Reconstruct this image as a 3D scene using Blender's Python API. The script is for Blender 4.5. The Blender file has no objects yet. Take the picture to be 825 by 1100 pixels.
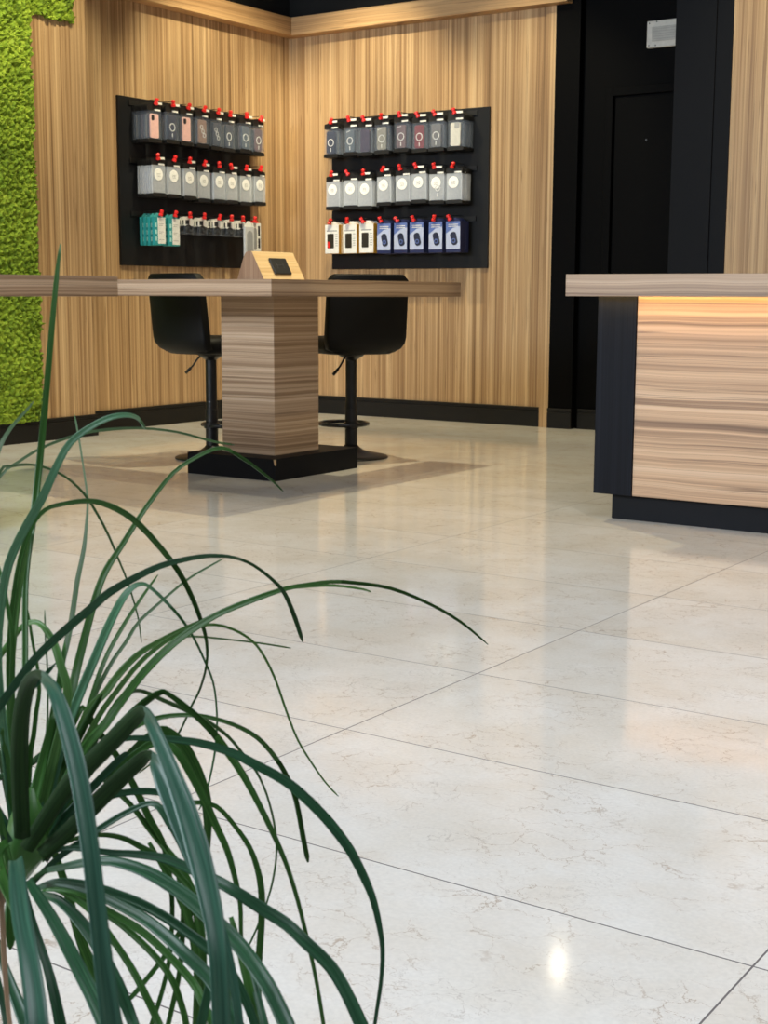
import bpy, bmesh, math, random
from mathutils import Vector, Matrix, noise
random.seed(7)
PI = math.pi
C = bpy.context.scene.collection
scene = bpy.context.scene

# ------------------------------------------------------------------ materials
def new_mat(name):
    m = bpy.data.materials.new(name); m.use_nodes = True
    nt = m.node_tree; nt.nodes.clear()
    out = nt.nodes.new('ShaderNodeOutputMaterial')
    bs = nt.nodes.new('ShaderNodeBsdfPrincipled')
    nt.links.new(bs.outputs[0], out.inputs[0])
    return m, nt, bs

def srgb(r, g, b):
    f = lambda c: (c/255/12.92) if c/255 <= .04045 else ((c/255+.055)/1.055)**2.4
    return (f(r), f(g), f(b), 1)

def plain(name, col, rough=.5, metal=0, spec=.5, mottled=.06, scale=40, bump=0):
    """single-colour material with a little procedural variation"""
    m, nt, bs = new_mat(name)
    bs.inputs['Roughness'].default_value = rough
    bs.inputs['Metallic'].default_value = metal
    bs.inputs['Specular IOR Level'].default_value = spec
    tc = nt.nodes.new('ShaderNodeNewGeometry')
    nz = nt.nodes.new('ShaderNodeTexNoise'); nz.inputs['Scale'].default_value = scale
    nz.inputs['Detail'].default_value = 3
    nt.links.new(tc.outputs['Position'], nz.inputs['Vector'])
    rp = nt.nodes.new('ShaderNodeValToRGB')
    a = [max(0, c*(1-mottled)) for c in col[:3]]; b = [min(1, c*(1+mottled)) for c in col[:3]]
    rp.color_ramp.elements[0].position = .3; rp.color_ramp.elements[0].color = (*a, 1)
    rp.color_ramp.elements[1].position = .7; rp.color_ramp.elements[1].color = (*b, 1)
    nt.links.new(nz.outputs['Fac'], rp.inputs[0]); nt.links.new(rp.outputs[0], bs.inputs['Base Color'])
    if bump:
        bp = nt.nodes.new('ShaderNodeBump'); bp.inputs['Strength'].default_value = bump
        bp.inputs['Distance'].default_value = .002
        nt.links.new(nz.outputs['Fac'], bp.inputs['Height']); nt.links.new(bp.outputs[0], bs.inputs['Normal'])
    return m

def M_(nt, op, a, b=None, c=None):
    n = nt.nodes.new('ShaderNodeMath'); n.operation = op
    for i, v in enumerate((a, b, c)):
        if v is None: continue
        if isinstance(v, (int, float)): n.inputs[i].default_value = v
        else: nt.links.new(v, n.inputs[i])
    return n.outputs[0]

def ramp(nt, fac, stops, interp='LINEAR'):
    r = nt.nodes.new('ShaderNodeValToRGB'); cr = r.color_ramp; cr.interpolation = interp
    while len(cr.elements) < len(stops): cr.elements.new(.5)
    for e, (p, c) in zip(cr.elements, stops): e.position = p; e.color = c
    nt.links.new(fac, r.inputs[0]); return r.outputs[0]

def mixc(nt, fac, a, b, mode='MIX'):
    n = nt.nodes.new('ShaderNodeMix'); n.data_type = 'RGBA'; n.blend_type = mode
    if isinstance(fac, (int, float)): n.inputs[0].default_value = fac
    else: nt.links.new(fac, n.inputs[0])
    for i, v in ((6, a), (7, b)):
        if isinstance(v, tuple): n.inputs[i].default_value = v
        else: nt.links.new(v, n.inputs[i])
    return n.outputs[2]

def wood(name, vertical, cols, freq=26, wob=.012, vein=(.42, .5), rough=.45, veincol=None, seed=0., contrast=1., spec=.35, run=1.):
    """striped zebrano laminate. stripes change along s (across the grain) and run along l."""
    m, nt, bs = new_mat(name)
    bs.inputs['Roughness'].default_value = rough
    bs.inputs['Specular IOR Level'].default_value = spec
    g = nt.nodes.new('ShaderNodeNewGeometry')
    sp = nt.nodes.new('ShaderNodeSeparateXYZ'); nt.links.new(g.outputs['Position'], sp.inputs[0])
    X, Y, Z = sp.outputs
    XY = M_(nt, 'ADD', X, Y)
    s, l = (XY, Z) if vertical else (Z, XY)
    # slow waviness of the grain
    wv = nt.nodes.new('ShaderNodeTexNoise'); wv.inputs['Scale'].default_value = 1.0; wv.inputs['Detail'].default_value = 2
    cv = nt.nodes.new('ShaderNodeCombineXYZ')
    nt.links.new(M_(nt, 'MULTIPLY', s, 5.0), cv.inputs[0]); nt.links.new(M_(nt, 'MULTIPLY', l, 1.6), cv.inputs[1])
    cv.inputs[2].default_value = seed
    nt.links.new(cv.outputs[0], wv.inputs['Vector'])
    s2 = M_(nt, 'ADD', s, M_(nt, 'MULTIPLY', M_(nt, 'SUBTRACT', wv.outputs['Fac'], .5), wob*2))
    def nz(fs, fl, det, off):
        n = nt.nodes.new('ShaderNodeTexNoise'); n.inputs['Scale'].default_value = 1; n.inputs['Detail'].default_value = det
        n.inputs['Roughness'].default_value = .6
        c = nt.nodes.new('ShaderNodeCombineXYZ')
        nt.links.new(M_(nt, 'MULTIPLY', s2, fs), c.inputs[0]); nt.links.new(M_(nt, 'MULTIPLY', l, fl*run), c.inputs[1])
        c.inputs[2].default_value = off + seed
        nt.links.new(c.outputs[0], n.inputs['Vector']); return n.outputs['Fac']
    a = nz(freq, .25, 3, 1.3)
    b = nz(freq*.33, .12, 2, 7.1)
    f = M_(nt, 'ADD', M_(nt, 'MULTIPLY', a, .6), M_(nt, 'MULTIPLY', b, .4))
    f = M_(nt, 'ADD', M_(nt, 'MULTIPLY', M_(nt, 'SUBTRACT', f, .5), contrast), .5)
    base = ramp(nt, f, [(.30, cols[0]), (.43, cols[1]), (.55, cols[2]), (.70, cols[3])])
    # thin dark pores/veins
    v = nz(freq*.8, .35, 2, 21.7)
    d = M_(nt, 'ABSOLUTE', M_(nt, 'SUBTRACT', v, .5))
    k = M_(nt, 'MULTIPLY', M_(nt, 'SUBTRACT', 1.0, M_(nt, 'MULTIPLY', d, 55), None), .75)
    n = nt.nodes.new('ShaderNodeClamp'); nt.links.new(k, n.inputs[0])
    base = mixc(nt, n.outputs[0], base, veincol or cols[0])
    fine = nz(freq*7, 1.5, 2, 3.3)
    fr = ramp(nt, fine, [(.3, (.86, .86, .86, 1)), (.7, (1.08, 1.08, 1.08, 1))])
    base = mixc(nt, 1.0, base, fr, 'MULTIPLY')
    nt.links.new(base, bs.inputs['Base Color'])
    bp = nt.nodes.new('ShaderNodeBump'); bp.inputs['Strength'].default_value = .08; bp.inputs['Distance'].default_value = .001
    nt.links.new(fine, bp.inputs['Height']); nt.links.new(bp.outputs[0], bs.inputs['Normal'])
    return m

def marble_floor():
    m, nt, bs = new_mat('polished_cream_marble_tiles')
    g = nt.nodes.new('ShaderNodeNewGeometry'); P = g.outputs['Position']
    mp = nt.nodes.new('ShaderNodeMapping'); mp.inputs['Location'].default_value = (FLOOR_X, FLOOR_Y, 0)
    nt.links.new(P, mp.inputs[0])
    br = nt.nodes.new('ShaderNodeTexBrick'); br.offset = 0; br.squash = 1
    br.inputs['Scale'].default_value = 1; br.inputs['Brick Width'].default_value = 1.195
    br.inputs['Row Height'].default_value = .5975; br.inputs['Mortar Size'].default_value = .0017
    br.inputs['Mortar Smooth'].default_value = 0; br.inputs['Bias'].default_value = 0
    br.inputs['Color1'].default_value = (.0, .0, .0, 1); br.inputs['Color2'].default_value = (1, 1, 1, 1)
    nt.links.new(mp.outputs[0], br.inputs['Vector'])
    # per tile shift so that the veins do not run across the joints
    sh = nt.nodes.new('ShaderNodeVectorMath'); sh.operation = 'MULTIPLY_ADD'
    nt.links.new(br.outputs['Color'], sh.inputs[0]); sh.inputs[1].default_value = (7, 3, 5); nt.links.new(P, sh.inputs[2])
    VP = sh.outputs[0]
    def noise_(scale, det, rough=.5):
        n = nt.nodes.new('ShaderNodeTexNoise'); n.inputs['Scale'].default_value = scale
        n.inputs['Detail'].default_value = det; n.inputs['Roughness'].default_value = rough
        nt.links.new(VP, n.inputs['Vector']); return n
    warp = noise_(9, 6, .65)
    wa = nt.nodes.new('ShaderNodeVectorMath'); wa.operation = 'MULTIPLY_ADD'
    nt.links.new(warp.outputs['Color'], wa.inputs[0]); wa.inputs[1].default_value = (.16, .16, 0); nt.links.new(VP, wa.inputs[2])
    st = nt.nodes.new('ShaderNodeMapping'); st.inputs['Scale'].default_value = (.62, 1.25, 1); st.inputs['Rotation'].default_value = (0, 0, .25)
    nt.links.new(wa.outputs[0], st.inputs[0])
    def veins(scale, width):
        v = nt.nodes.new('ShaderNodeTexVoronoi'); v.feature = 'DISTANCE_TO_EDGE'; v.inputs['Scale'].default_value = scale
        v.inputs['Randomness'].default_value = 1
        nt.links.new(st.outputs[0], v.inputs['Vector'])
        return ramp(nt, v.outputs['Distance'], [(0, (1, 1, 1, 1)), (width, (0, 0, 0, 1))])
    v1 = veins(14, .015); v2 = veins(30, .026)
    mk = ramp(nt, noise_(4.5, 4, .6).outputs['Fac'], [(.44, (0, 0, 0, 1)), (.58, (1, 1, 1, 1))])
    mk2 = ramp(nt, noise_(7.7, 3).outputs['Fac'], [(.5, (0, 0, 0, 1)), (.62, (1, 1, 1, 1))])
    cloud = noise_(3.0, 5, .6)
    base = ramp(nt, cloud.outputs['Fac'], [(.32, srgb(229, 222, 210)), (.5, srgb(235, 230, 221)), (.68, srgb(241, 238, 232))])
    grain = noise_(120, 2)
    base = mixc(nt, 1.0, base, ramp(nt, grain.outputs['Fac'], [(.3, (.95, .95, .95, 1)), (.7, (1.03, 1.03, 1.03, 1))]), 'MULTIPLY')
    stain = M_(nt, 'MULTIPLY', mk, .10)
    base = mixc(nt, stain, base, srgb(214, 190, 160))
    base = mixc(nt, M_(nt, 'MULTIPLY', M_(nt, 'MULTIPLY', v1, mk), .8), base, srgb(172, 148, 124))
    base = mixc(nt, M_(nt, 'MULTIPLY', M_(nt, 'MULTIPLY', v2, mk2), .55), base, srgb(178, 166, 154))
    base = mixc(nt, br.outputs['Fac'], base, srgb(118, 112, 110))
    nt.links.new(base, bs.inputs['Base Color'])
    rr = M_(nt, 'ADD', M_(nt, 'MULTIPLY', br.outputs['Fac'], .5), FLOOR_ROUGH)
    nt.links.new(rr, bs.inputs['Roughness'])
    bs.inputs['Specular IOR Level'].default_value = FLOOR_SPEC
    bp = nt.nodes.new('ShaderNodeBump'); bp.inputs['Strength'].default_value = .25; bp.inputs['Distance'].default_value = .0015; bp.invert = True
    nt.links.new(br.outputs['Fac'], bp.inputs['Height']); nt.links.new(bp.outputs[0], bs.inputs['Normal'])
    return m

def leaf_mat(name, c1, c2, rough=.42, spec=.3):
    m, nt, bs = new_mat(name)
    tc = nt.nodes.new('ShaderNodeTexCoord')
    uv = nt.nodes.new('ShaderNodeUVMap')
    sp = nt.nodes.new('ShaderNodeSeparateXYZ'); nt.links.new(uv.outputs[0], sp.inputs[0])
    n = nt.nodes.new('ShaderNodeTexNoise'); n.inputs['Scale'].default_value = 1; n.inputs['Detail'].default_value = 3
    c = nt.nodes.new('ShaderNodeCombineXYZ')
    nt.links.new(M_(nt, 'MULTIPLY', sp.outputs[0], 9), c.inputs[0]); nt.links.new(M_(nt, 'MULTIPLY', sp.outputs[1], 2.2), c.inputs[1])
    nt.links.new(c.outputs[0], n.inputs['Vector'])
    col = ramp(nt, n.outputs['Fac'], [(.3, c1), (.7, c2)])
    nt.links.new(col, bs.inputs['Base Color'])
    bs.inputs['Roughness'].default_value = rough
    bs.inputs['Specular IOR Level'].default_value = spec
    bp = nt.nodes.new('ShaderNodeBump'); bp.inputs['Strength'].default_value = .15; bp.inputs['Distance'].default_value = .001
    nt.links.new(n.outputs['Fac'], bp.inputs['Height']); nt.links.new(bp.outputs[0], bs.inputs['Normal'])
    return m

def moss_mat():
    m, nt, bs = new_mat('preserved_moss')
    g = nt.nodes.new('ShaderNodeNewGeometry')
    n = nt.nodes.new('ShaderNodeTexNoise'); n.inputs['Scale'].default_value = 38; n.inputs['Detail'].default_value = 4
    nt.links.new(g.outputs['Position'], n.inputs['Vector'])
    n2 = nt.nodes.new('ShaderNodeTexNoise'); n2.inputs['Scale'].default_value = 4; n2.inputs['Detail'].default_value = 2
    nt.links.new(g.outputs['Position'], n2.inputs['Vector'])
    f = M_(nt, 'ADD', M_(nt, 'MULTIPLY', n.outputs['Fac'], .7), M_(nt, 'MULTIPLY', n2.outputs['Fac'], .3))
    col = ramp(nt, f, [(.3, srgb(66, 88, 10)), (.5, srgb(116, 142, 24)), (.7, srgb(160, 180, 58))])
    nt.links.new(col, bs.inputs['Base Color']); bs.inputs['Roughness'].default_value = .85
    return m

def clear_plastic(name, tint, alpha, rough=.15):
    m, nt, bs = new_mat(name)
    bs.inputs['Base Color'].default_value = tint; bs.inputs['Roughness'].default_value = rough
    n = nt.nodes.new('ShaderNodeTexNoise'); n.inputs['Scale'].default_value = 60
    g = nt.nodes.new('ShaderNodeNewGeometry'); nt.links.new(g.outputs['Position'], n.inputs['Vector'])
    a = M_(nt, 'ADD', alpha-.06, M_(nt, 'MULTIPLY', n.outputs['Fac'], .12))
    nt.links.new(a, bs.inputs['Alpha'])
    return m

def emit(name, col, power):
    m = bpy.data.materials.new(name); m.use_nodes = True; nt = m.node_tree; nt.nodes.clear()
    o = nt.nodes.new('ShaderNodeOutputMaterial'); e = nt.nodes.new('ShaderNodeEmission')
    e.inputs[0].default_value = col; e.inputs[1].default_value = power; nt.links.new(e.outputs[0], o.inputs[0]); return m

FLOOR_X, FLOOR_Y, FLOOR_ROUGH, FLOOR_SPEC = .675+1.195*10, -1.97+.5975*20, .095, .36
WALLWOOD = wood('wall_zebrano_laminate', True, [srgb(122, 93, 64), srgb(168, 134, 97), srgb(194, 161, 120), srgb(214, 184, 144)], freq=58, wob=.0015, contrast=1.3)
TABLEWOOD = wood('table_zebrano_laminate', False, [srgb(124, 99, 76), srgb(170, 141, 114), srgb(200, 172, 144), srgb(218, 194, 168)], freq=66, wob=.008, contrast=1.2, seed=3., run=.5)
COUNTERWOOD = wood('counter_zebrano_laminate', False, [srgb(118, 92, 74), srgb(170, 138, 110), srgb(202, 168, 136), srgb(216, 186, 156)], freq=34, wob=.012, contrast=1.5, seed=11., run=.45)
COUNTERTOP = wood('countertop_laminate', False, [srgb(120, 97, 80), srgb(154, 129, 108), srgb(178, 152, 128), srgb(192, 168, 144)], freq=36, wob=.012, contrast=1.2, seed=23., run=.4)
DOCKWOOD = wood('pale_stand_laminate', False, [srgb(200, 164, 114), srgb(218, 184, 136), srgb(230, 200, 154), srgb(238, 212, 170)], freq=50, wob=.01, seed=5.)
FLOOR = marble_floor()
BLACKWALL = plain('black_painted_wall', srgb(8, 8, 9), .6, spec=.05)
BLACKCOL = plain('black_painted_column', srgb(14, 15, 19), .55, spec=.12)
BLACKTRIM = plain('black_painted_baseboard', srgb(20, 19, 18), .5, spec=.3)
BLACKCEIL = plain('black_painted_ceiling', srgb(14, 14, 14), .9)
PLASTER = plain('white_plaster', srgb(225, 222, 216), .8)
BOARD = plain('black_display_board', srgb(20, 21, 24), .5, spec=.3)
PLINTH = plain('black_plinth_laminate', srgb(15, 17, 22), .5, spec=.14)
PILASTER = wood('black_woodgrain_panel', True, [srgb(13, 15, 20), srgb(17, 19, 25), srgb(22, 24, 31), srgb(27, 30, 38)], freq=60, wob=.004, rough=.5, seed=2., spec=.1)
CHAIR = plain('black_faux_leather', srgb(7, 7, 8), .6, spec=.25, scale=300, bump=.2)
STEEL = plain('black_coated_steel', srgb(20, 21, 24), .35)
CARD = plain('black_header_card', srgb(16, 16, 17), .5)
RED = plain('red_stop_lock', srgb(222, 38, 34), .35)
WHITECARD = plain('white_card', srgb(232, 232, 230), .5)
WIRE = plain('chromed_wire', srgb(120, 120, 124), .3, metal=.9)
SLEEVE = clear_plastic('clear_packet_plastic', (.26, .30, .38, 1), .13)
FROST = clear_plastic('frosted_packet_plastic', (.72, .77, .86, 1), .38, .3)
MOSS = moss_mat()

# ------------------------------------------------------------------ mesh building
class MB:
    def __init__(self): self.v = []; self.f = []; self.uv = None
    def box(self, x0, x1, y0, y1, z0, z1):
        b = len(self.v)
        self.v += [(x, y, z) for z in (z0, z1) for y in (y0, y1) for x in (x0, x1)]
        self.f += [tuple(b+i for i in q) for q in ((0, 2, 3, 1), (4, 5, 7, 6), (0, 1, 5, 4), (2, 6, 7, 3), (0, 4, 6, 2), (1, 3, 7, 5))]
        return self
    def prism(self, pts, axis, a0, a1):
        """extrude a closed outline (list of 2D points) along an axis. x: pts are (y,z); y: (x,z); z: (x,y)"""
        b = len(self.v); n = len(pts)
        def mk(p, a):
            return {'x': (a, p[0], p[1]), 'y': (p[0], a, p[1]), 'z': (p[0], p[1], a)}[axis]
        self.v += [mk(p, a0) for p in pts] + [mk(p, a1) for p in pts]
        self.f += [tuple(b+i for i in range(n)), tuple(b+n+i for i in reversed(range(n)))]
        self.f += [(b+i, b+n+i, b+n+(i+1) % n, b+(i+1) % n) for i in range(n)]
        return self
    def tube(self, pts, r, seg=10, closed=False, squash=1.):
        pts = [Vector(p) for p in pts]; n = len(pts); b = len(self.v)
        rs = r if isinstance(r, (list, tuple)) else [r]*n
        up = Vector((0, 0, 1))
        for i, p in enumerate(pts):
            if closed: t = pts[(i+1) % n]-pts[i-1]
            else: t = pts[min(i+1, n-1)]-pts[max(i-1, 0)]
            t.normalize()
            a = t.cross(up)
            if a.length < 1e-3: a = t.cross(Vector((1, 0, 0)))
            a.normalize(); c = a.cross(t)
            for k in range(seg):
                w = 2*PI*k/seg
                self.v.append(tuple(p+a*math.cos(w)*rs[i]+c*math.sin(w)*rs[i]*squash))
        m = n if closed else n-1
        for i in range(m):
            for k in range(seg):
                j = (i+1) % n
                self.f.append((b+i*seg+k, b+i*seg+(k+1) % seg, b+j*seg+(k+1) % seg, b+j*seg+k))
        if not closed:
            self.f.append(tuple(b+k for k in reversed(range(seg))))
            self.f.append(tuple(b+(n-1)*seg+k for k in range(seg)))
        return self
    def lathe(self, prof, c=(0, 0, 0), seg=40):
        """prof: (radius, z) from bottom to top"""
        b = len(self.v); n = len(prof)
        for r, z in prof:
            for k in range(seg):
                w = 2*PI*k/seg; self.v.append((c[0]+r*math.cos(w), c[1]+r*math.sin(w), c[2]+z))
        for i in range(n-1):
            for k in range(seg):
                self.f.append((b+i*seg+k, b+i*seg+(k+1) % seg, b+(i+1)*seg+(k+1) % seg, b+(i+1)*seg+k))
        self.f.append(tuple(b+k for k in reversed(range(seg)))); self.f.append(tuple(b+(n-1)*seg+k for k in range(seg)))
        return self
    def disc(self, cx, cz, r, y0, y1, seg=20, rx=None):
        return self.prism([(cx+(rx or r)*math.cos(2*PI*k/seg), cz+r*math.sin(2*PI*k/seg)) for k in range(seg)], 'y', y0, y1)
    def build(self, name, mat, parent=None, bevel=0, seg=2, smooth=False, loc=None, subsurf=0):
        me = bpy.data.meshes.new(name); me.from_pydata(self.v, [], self.f); me.validate()
        bm = bmesh.new(); bm.from_mesh(me); bmesh.ops.recalc_face_normals(bm, faces=bm.faces); bm.to_mesh(me); bm.free()
        me.materials.append(mat)
        o = bpy.data.objects.new(name, me); C.objects.link(o)
        if parent is not None: o.parent = parent
        if loc: o.location = loc
        if bevel:
            b = o.modifiers.new('bevel', 'BEVEL'); b.width = bevel; b.segments = seg; b.limit_method = 'ANGLE'; b.angle_limit = math.radians(40)
        if subsurf:
            s = o.modifiers.new('sub', 'SUBSURF'); s.levels = subsurf; s.render_levels = subsurf
        if smooth: me.polygons.foreach_set('use_smooth', [True]*len(me.polygons))
        return o

def tag(o, label, cat, group=None, kind=None):
    o['label'] = label; o['category'] = cat
    if group: o['group'] = group
    if kind: o['kind'] = kind
    return o
def empty(name, loc, rz=0):
    o = bpy.data.objects.new(name, None); o.empty_display_size = .1; C.objects.link(o)
    o.location = loc; o.rotation_euler = (0, 0, rz); return o
def struct(o, label, cat):
    return tag(o, label, cat, kind='structure')
def copy_tree(o, parent=None):
    c = o.copy(); C.objects.link(c)
    if parent is not None: c.parent = parent
    for ch in o.children: copy_tree(ch, c)
    return c
ORD = ['first', 'second', 'third', 'fourth', 'fifth', 'sixth', 'seventh', 'eighth', 'ninth', 'tenth', 'eleventh', 'twelfth']
# ------------------------------------------------------------------ the room
LX, MX, RY, CZ = -7.55, -7.36, 9.58, 3.95      # left wall, protruding moss wall, far wall, ceiling
struct(MB().box(-7.9, 4.2, -4.0, 10.2, -.12, 0).build('floor', FLOOR), 'polished cream marble tile floor with thin grey joints', 'floor')
struct(MB().box(-7.9, 4.2, -4.0, 10.2, CZ, CZ+.15).build('ceiling', BLACKCEIL), 'black painted ceiling above the wood cornice', 'ceiling')
struct(MB().box(LX-.2, LX, 7.10, RY+.2, 0, CZ).build('wall_left', WALLWOOD), 'left wall clad in vertical striped wood behind the left display board', 'wall')
struct(MB().box(LX-.2, MX, -4.0, 7.10, 0, CZ).build('wall_left_front', WALLWOOD), 'protruding striped wood wall section carrying the green moss', 'wall')
struct(MB().box(LX, -5.06, RY, RY+.2, 0, CZ).build('wall_back', WALLWOOD), 'back wall clad in vertical striped wood behind the right display board', 'wall')
struct(MB().box(-5.06, -3.4, RY+.04, RY+.2, 0, CZ).build('wall_back_dark', BLACKWALL), 'black wall section around the dark door', 'wall')
struct(MB().box(-3.5, 4.2, 9.02, RY+.2, 0, CZ).build('wall_back_right', WALLWOOD), 'striped wood wall behind the reception counter', 'wall')
struct(MB().prism([(LX, 6.0), (LX+.03, 6.0), (LX+.03, RY-.03), (-4.93, RY-.03), (-4.93, RY), (LX, RY)], 'z', 3.221, CZ).build('trim_5', BLACKCEIL), 'black painted band above the wood cornice', 'trim')
struct(MB().box(4.0, 4.2, -4.0, 9.02, 0, CZ).build('wall_right', PLASTER), 'white plaster wall on the right', 'wall')
# baseboards, a flat board with a stepped groove along its top
def base_prof(t=.018, h=.15):
    return [(0, 0), (t, 0), (t, h-.035), (t-.006, h-.031), (t-.006, h-.022), (t, h-.018), (t, h-.004), (t-.004, h), (0, h)]
struct(MB().prism([(LX+a, z) for a, z in base_prof()], 'y', 7.10, RY).build('baseboard_left', BLACKTRIM), 'black baseboard along the left wood wall', 'baseboard')
struct(MB().prism([(MX+a, z) for a, z in base_prof()], 'y', -4.0, 7.11).build('baseboard_left_front', BLACKTRIM), 'black baseboard under the green moss panel', 'baseboard')
struct(MB().prism([(RY-a, z) for a, z in base_prof()], 'x', LX+.018, -5.137).build('baseboard_back', BLACKTRIM), 'black baseboard along the back wood wall', 'baseboard')
struct(MB().box(-5.137, -5.058, RY-.02, RY+.04, 0, CZ).build('trim_1', WALLWOOD, bevel=.002), 'narrow wood end strip running to the floor beside the black wall', 'trim')
# cornice: an L of two mitred boards
cor = MB()
cor.prism([(LX, 6.0), (LX+.12, 6.0), (LX+.12, RY-.12), (LX, RY)], 'z', 3.08, 3.222)
cor.prism([(LX, RY), (LX+.12, RY-.12), (-4.925, RY-.12), (-4.925, RY)], 'z', 3.08, 3.222)
struct(cor.build('trim_2', TABLEWOOD if False else wood('cornice_laminate', False, [srgb(142, 104, 68), srgb(178, 138, 96), srgb(204, 164, 118), srgb(222, 186, 140)], freq=40, wob=.01, seed=6.), bevel=.003), 'wood cornice board running round the corner above both display boards', 'trim')
# black pilasters and door bay
struct(MB().box(-5.055, -4.855, RY-.03, RY+.05, 0, CZ).build('trim_3', BLACKWALL, bevel=.003), 'black pilaster next to the wood end strip', 'trim')
struct(MB().prism([(RY-.03-a, z) for a, z in base_prof(.014)], 'x', -5.055, -4.855).build('baseboard_pilaster', BLACKTRIM), 'short black baseboard on the black pilaster', 'baseboard')
struct(MB().prism([(RY+.03-a, z) for a, z in base_prof(.014)], 'x', -4.83, -4.66).build('baseboard_door', BLACKTRIM), 'short black baseboard beside the dark door', 'baseboard')
d = struct(MB().box(-4.585, -3.70, RY+.015, RY+.045, .01, 2.395).build('door_1', BLACKWALL, bevel=.003), 'flush black door in the dark wall beside the reception', 'door')
fr = MB(); fr.box(-4.66, -4.60, RY+.0, RY+.05, 0, 2.47); fr.box(-3.69, -3.62, RY+.0, RY+.05, 0, 2.47); fr.box(-4.60, -3.69, RY+.0, RY+.05, 2.41, 2.47)
fr.build('door_frame', BLACKWALL, d, bevel=.003)
h = MB(); h.tube([(-4.50, RY+.015, 1.05), (-4.50, RY-.035, 1.05), (-4.40, RY-.035, 1.05)], .009, 8); h.disc(-4.50, 1.05, .024, RY+.006, RY+.016)
h.build('door_handle', STEEL, d, smooth=True)
h = MB(); h.disc(-4.335, 2.09, .008, RY+.008, RY+.016); h.build('door_viewer', STEEL, d)
# black column in front of the door bay
col = MB(); col.prism([(-3.885, 9.0), (-3.606, 9.0), (-3.606, 9.012), (-3.497, 9.012), (-3.497, 9.62), (-3.885, 9.62)], 'z', 0, CZ)
struct(col.build('trim_4', BLACKCOL, bevel=.002), 'broad black column between the door and the reception wood wall', 'trim')

# the small pale unit above the door
s = empty('emergency_light', (-4.20, RY+.04, 2.81)); tag(s, 'small pale rectangular emergency light unit on the black wall above the door', 'emergency light')
m = MB(); m.box(-.155, .155, -.035, 0, -.092, .092); m.build('housing', plain('pale_grey_housing', srgb(205, 203, 196), .5), s, bevel=.008)
m = MB(); m.box(-.115, .130, -.041, -.034, -.050, .048); m.build('lens', plain('dusty_lens_plastic', srgb(176, 175, 170), .35, scale=14, mottled=.12), s, bevel=.004)
m = MB()
for k in range(5): m.box(-.10, .12, -.0425, -.040, -.036+k*.017, -.033+k*.017)
m.build('lens_ribs', plain('grey_lens_ribs', srgb(150, 149, 146), .5), s)
for x, z in ((-.135, -.075), (-.135, .075), (-.08, .082), (-.085, -.078)):
    m = MB(); m.disc(x, z, .005, -.0365, -.034, 10); m.build('screw', STEEL, s)

# ------------------------------------------------------------------ moss wall panel (L shape)
def moss_panel():
    step = .0115; v = []; f = []; idx = {}
    def inside(y, z):
        w = .018*noise.noise(Vector((y*14, z*14, 3.)))+.012*noise.noise(Vector((y*40, z*40, 9.)))
        if z < .135+w*.6: return False
        if y < 6.60+w: return True
        return y < 6.985+w*.6 and z > 2.79+w*1.2
    ys = [4.4+i*step for i in range(int((7.02-4.4)/step)+1)]; zs = [.12+j*step for j in range(int((3.3-.12)/step)+1)]
    for i, y in enumerate(ys):
        for j, z in enumerate(zs):
            if inside(y, z):
                p = Vector((y, z, 0))
                dd = noise.voronoi(p*38+Vector((0, 0, .3)))[0]
                h = .042-.04*min(1., dd[0]*1.25)+.012*noise.noise(p*70)+.012*noise.noise(p*9)
                jy = y+.006*noise.noise(p*90); jz = z+.006*noise.noise(p*83+Vector((5, 5, 5)))
                idx[i, j] = len(v); v.append((MX+.018+h, jy, jz))
    for (i, j) in list(idx):
        q = [(i, j), (i+1, j), (i+1, j+1), (i, j+1)]
        if all(k in idx for k in q): f.append(tuple(idx[k] for k in q))
    # rim back to the wall
    from collections import Counter
    ec = Counter()
    for q in f:
        for a, b in zip(q, q[1:]+q[:1]): ec[frozenset((a, b))] += 1
    back = {}
    def bk(a):
        if a not in back: back[a] = len(v); v.append((MX+.001, v[a][1], v[a][2]))
        return back[a]
    for q in list(f):
        for a, b in zip(q, q[1:]+q[:1]):
            if ec[frozenset((a, b))] == 1: f.append((b, a, bk(a), bk(b)))
    mb = MB(); mb.v = v; mb.f = f
    o = mb.build('moss_panel', MOSS)
    # tufts of small lichen lobes
    return o
tag(moss_panel(), 'bright green preserved moss panel with stepped edge on the left wall', 'moss wall panel')

# ------------------------------------------------------------------ display boards
CASECOL = {}
def case_mat(rgb):
    if rgb not in CASECOL: CASECOL[rgb] = plain('phone_case_%s' % len(CASECOL), srgb(*rgb), .35)
    return CASECOL[rgb]
INK = plain('dark_printed_ink', srgb(34, 34, 40), .5)
GREYINK = plain('grey_printed_ink', srgb(150, 152, 156), .5)
SILVER = plain('silver_printed_ring', srgb(206, 208, 212), .4)
STICKER = plain('white_round_sticker', srgb(245, 246, 246), .5)

def outline(w, h, r, n=5):
    pts = []
    for cx, cz, a0 in ((w-r, h-r, 0), (-w+r, h-r, 90), (-w+r, -h+r, 180), (w-r, -h+r, 270)):
        for k in range(n+1):
            a = math.radians(a0+90*k/n); pts.append((cx+r*math.cos(a), cz+r*math.sin(a)))
    return pts

def ring(mb, cx, cz, r, w, y0, y1, seg=20):
    b = len(mb.v)
    for y in (y0, y1):
        for rr in (r-w, r):
            for k in range(seg):
                a = 2*PI*k/seg; mb.v.append((cx+rr*math.cos(a), y, cz+rr*math.sin(a)))
    for k in range(seg):
        j = (k+1) % seg
        i0, o0, i1, o1 = b, b+seg, b+2*seg, b+3*seg
        mb.f += [(i0+k, i0+j, o0+j, o0+k), (i1+k, o1+k, o1+j, i1+j), (o0+k, o0+j, o1+j, o1+k), (i0+k, i1+k, i1+j, i0+j)]

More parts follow.
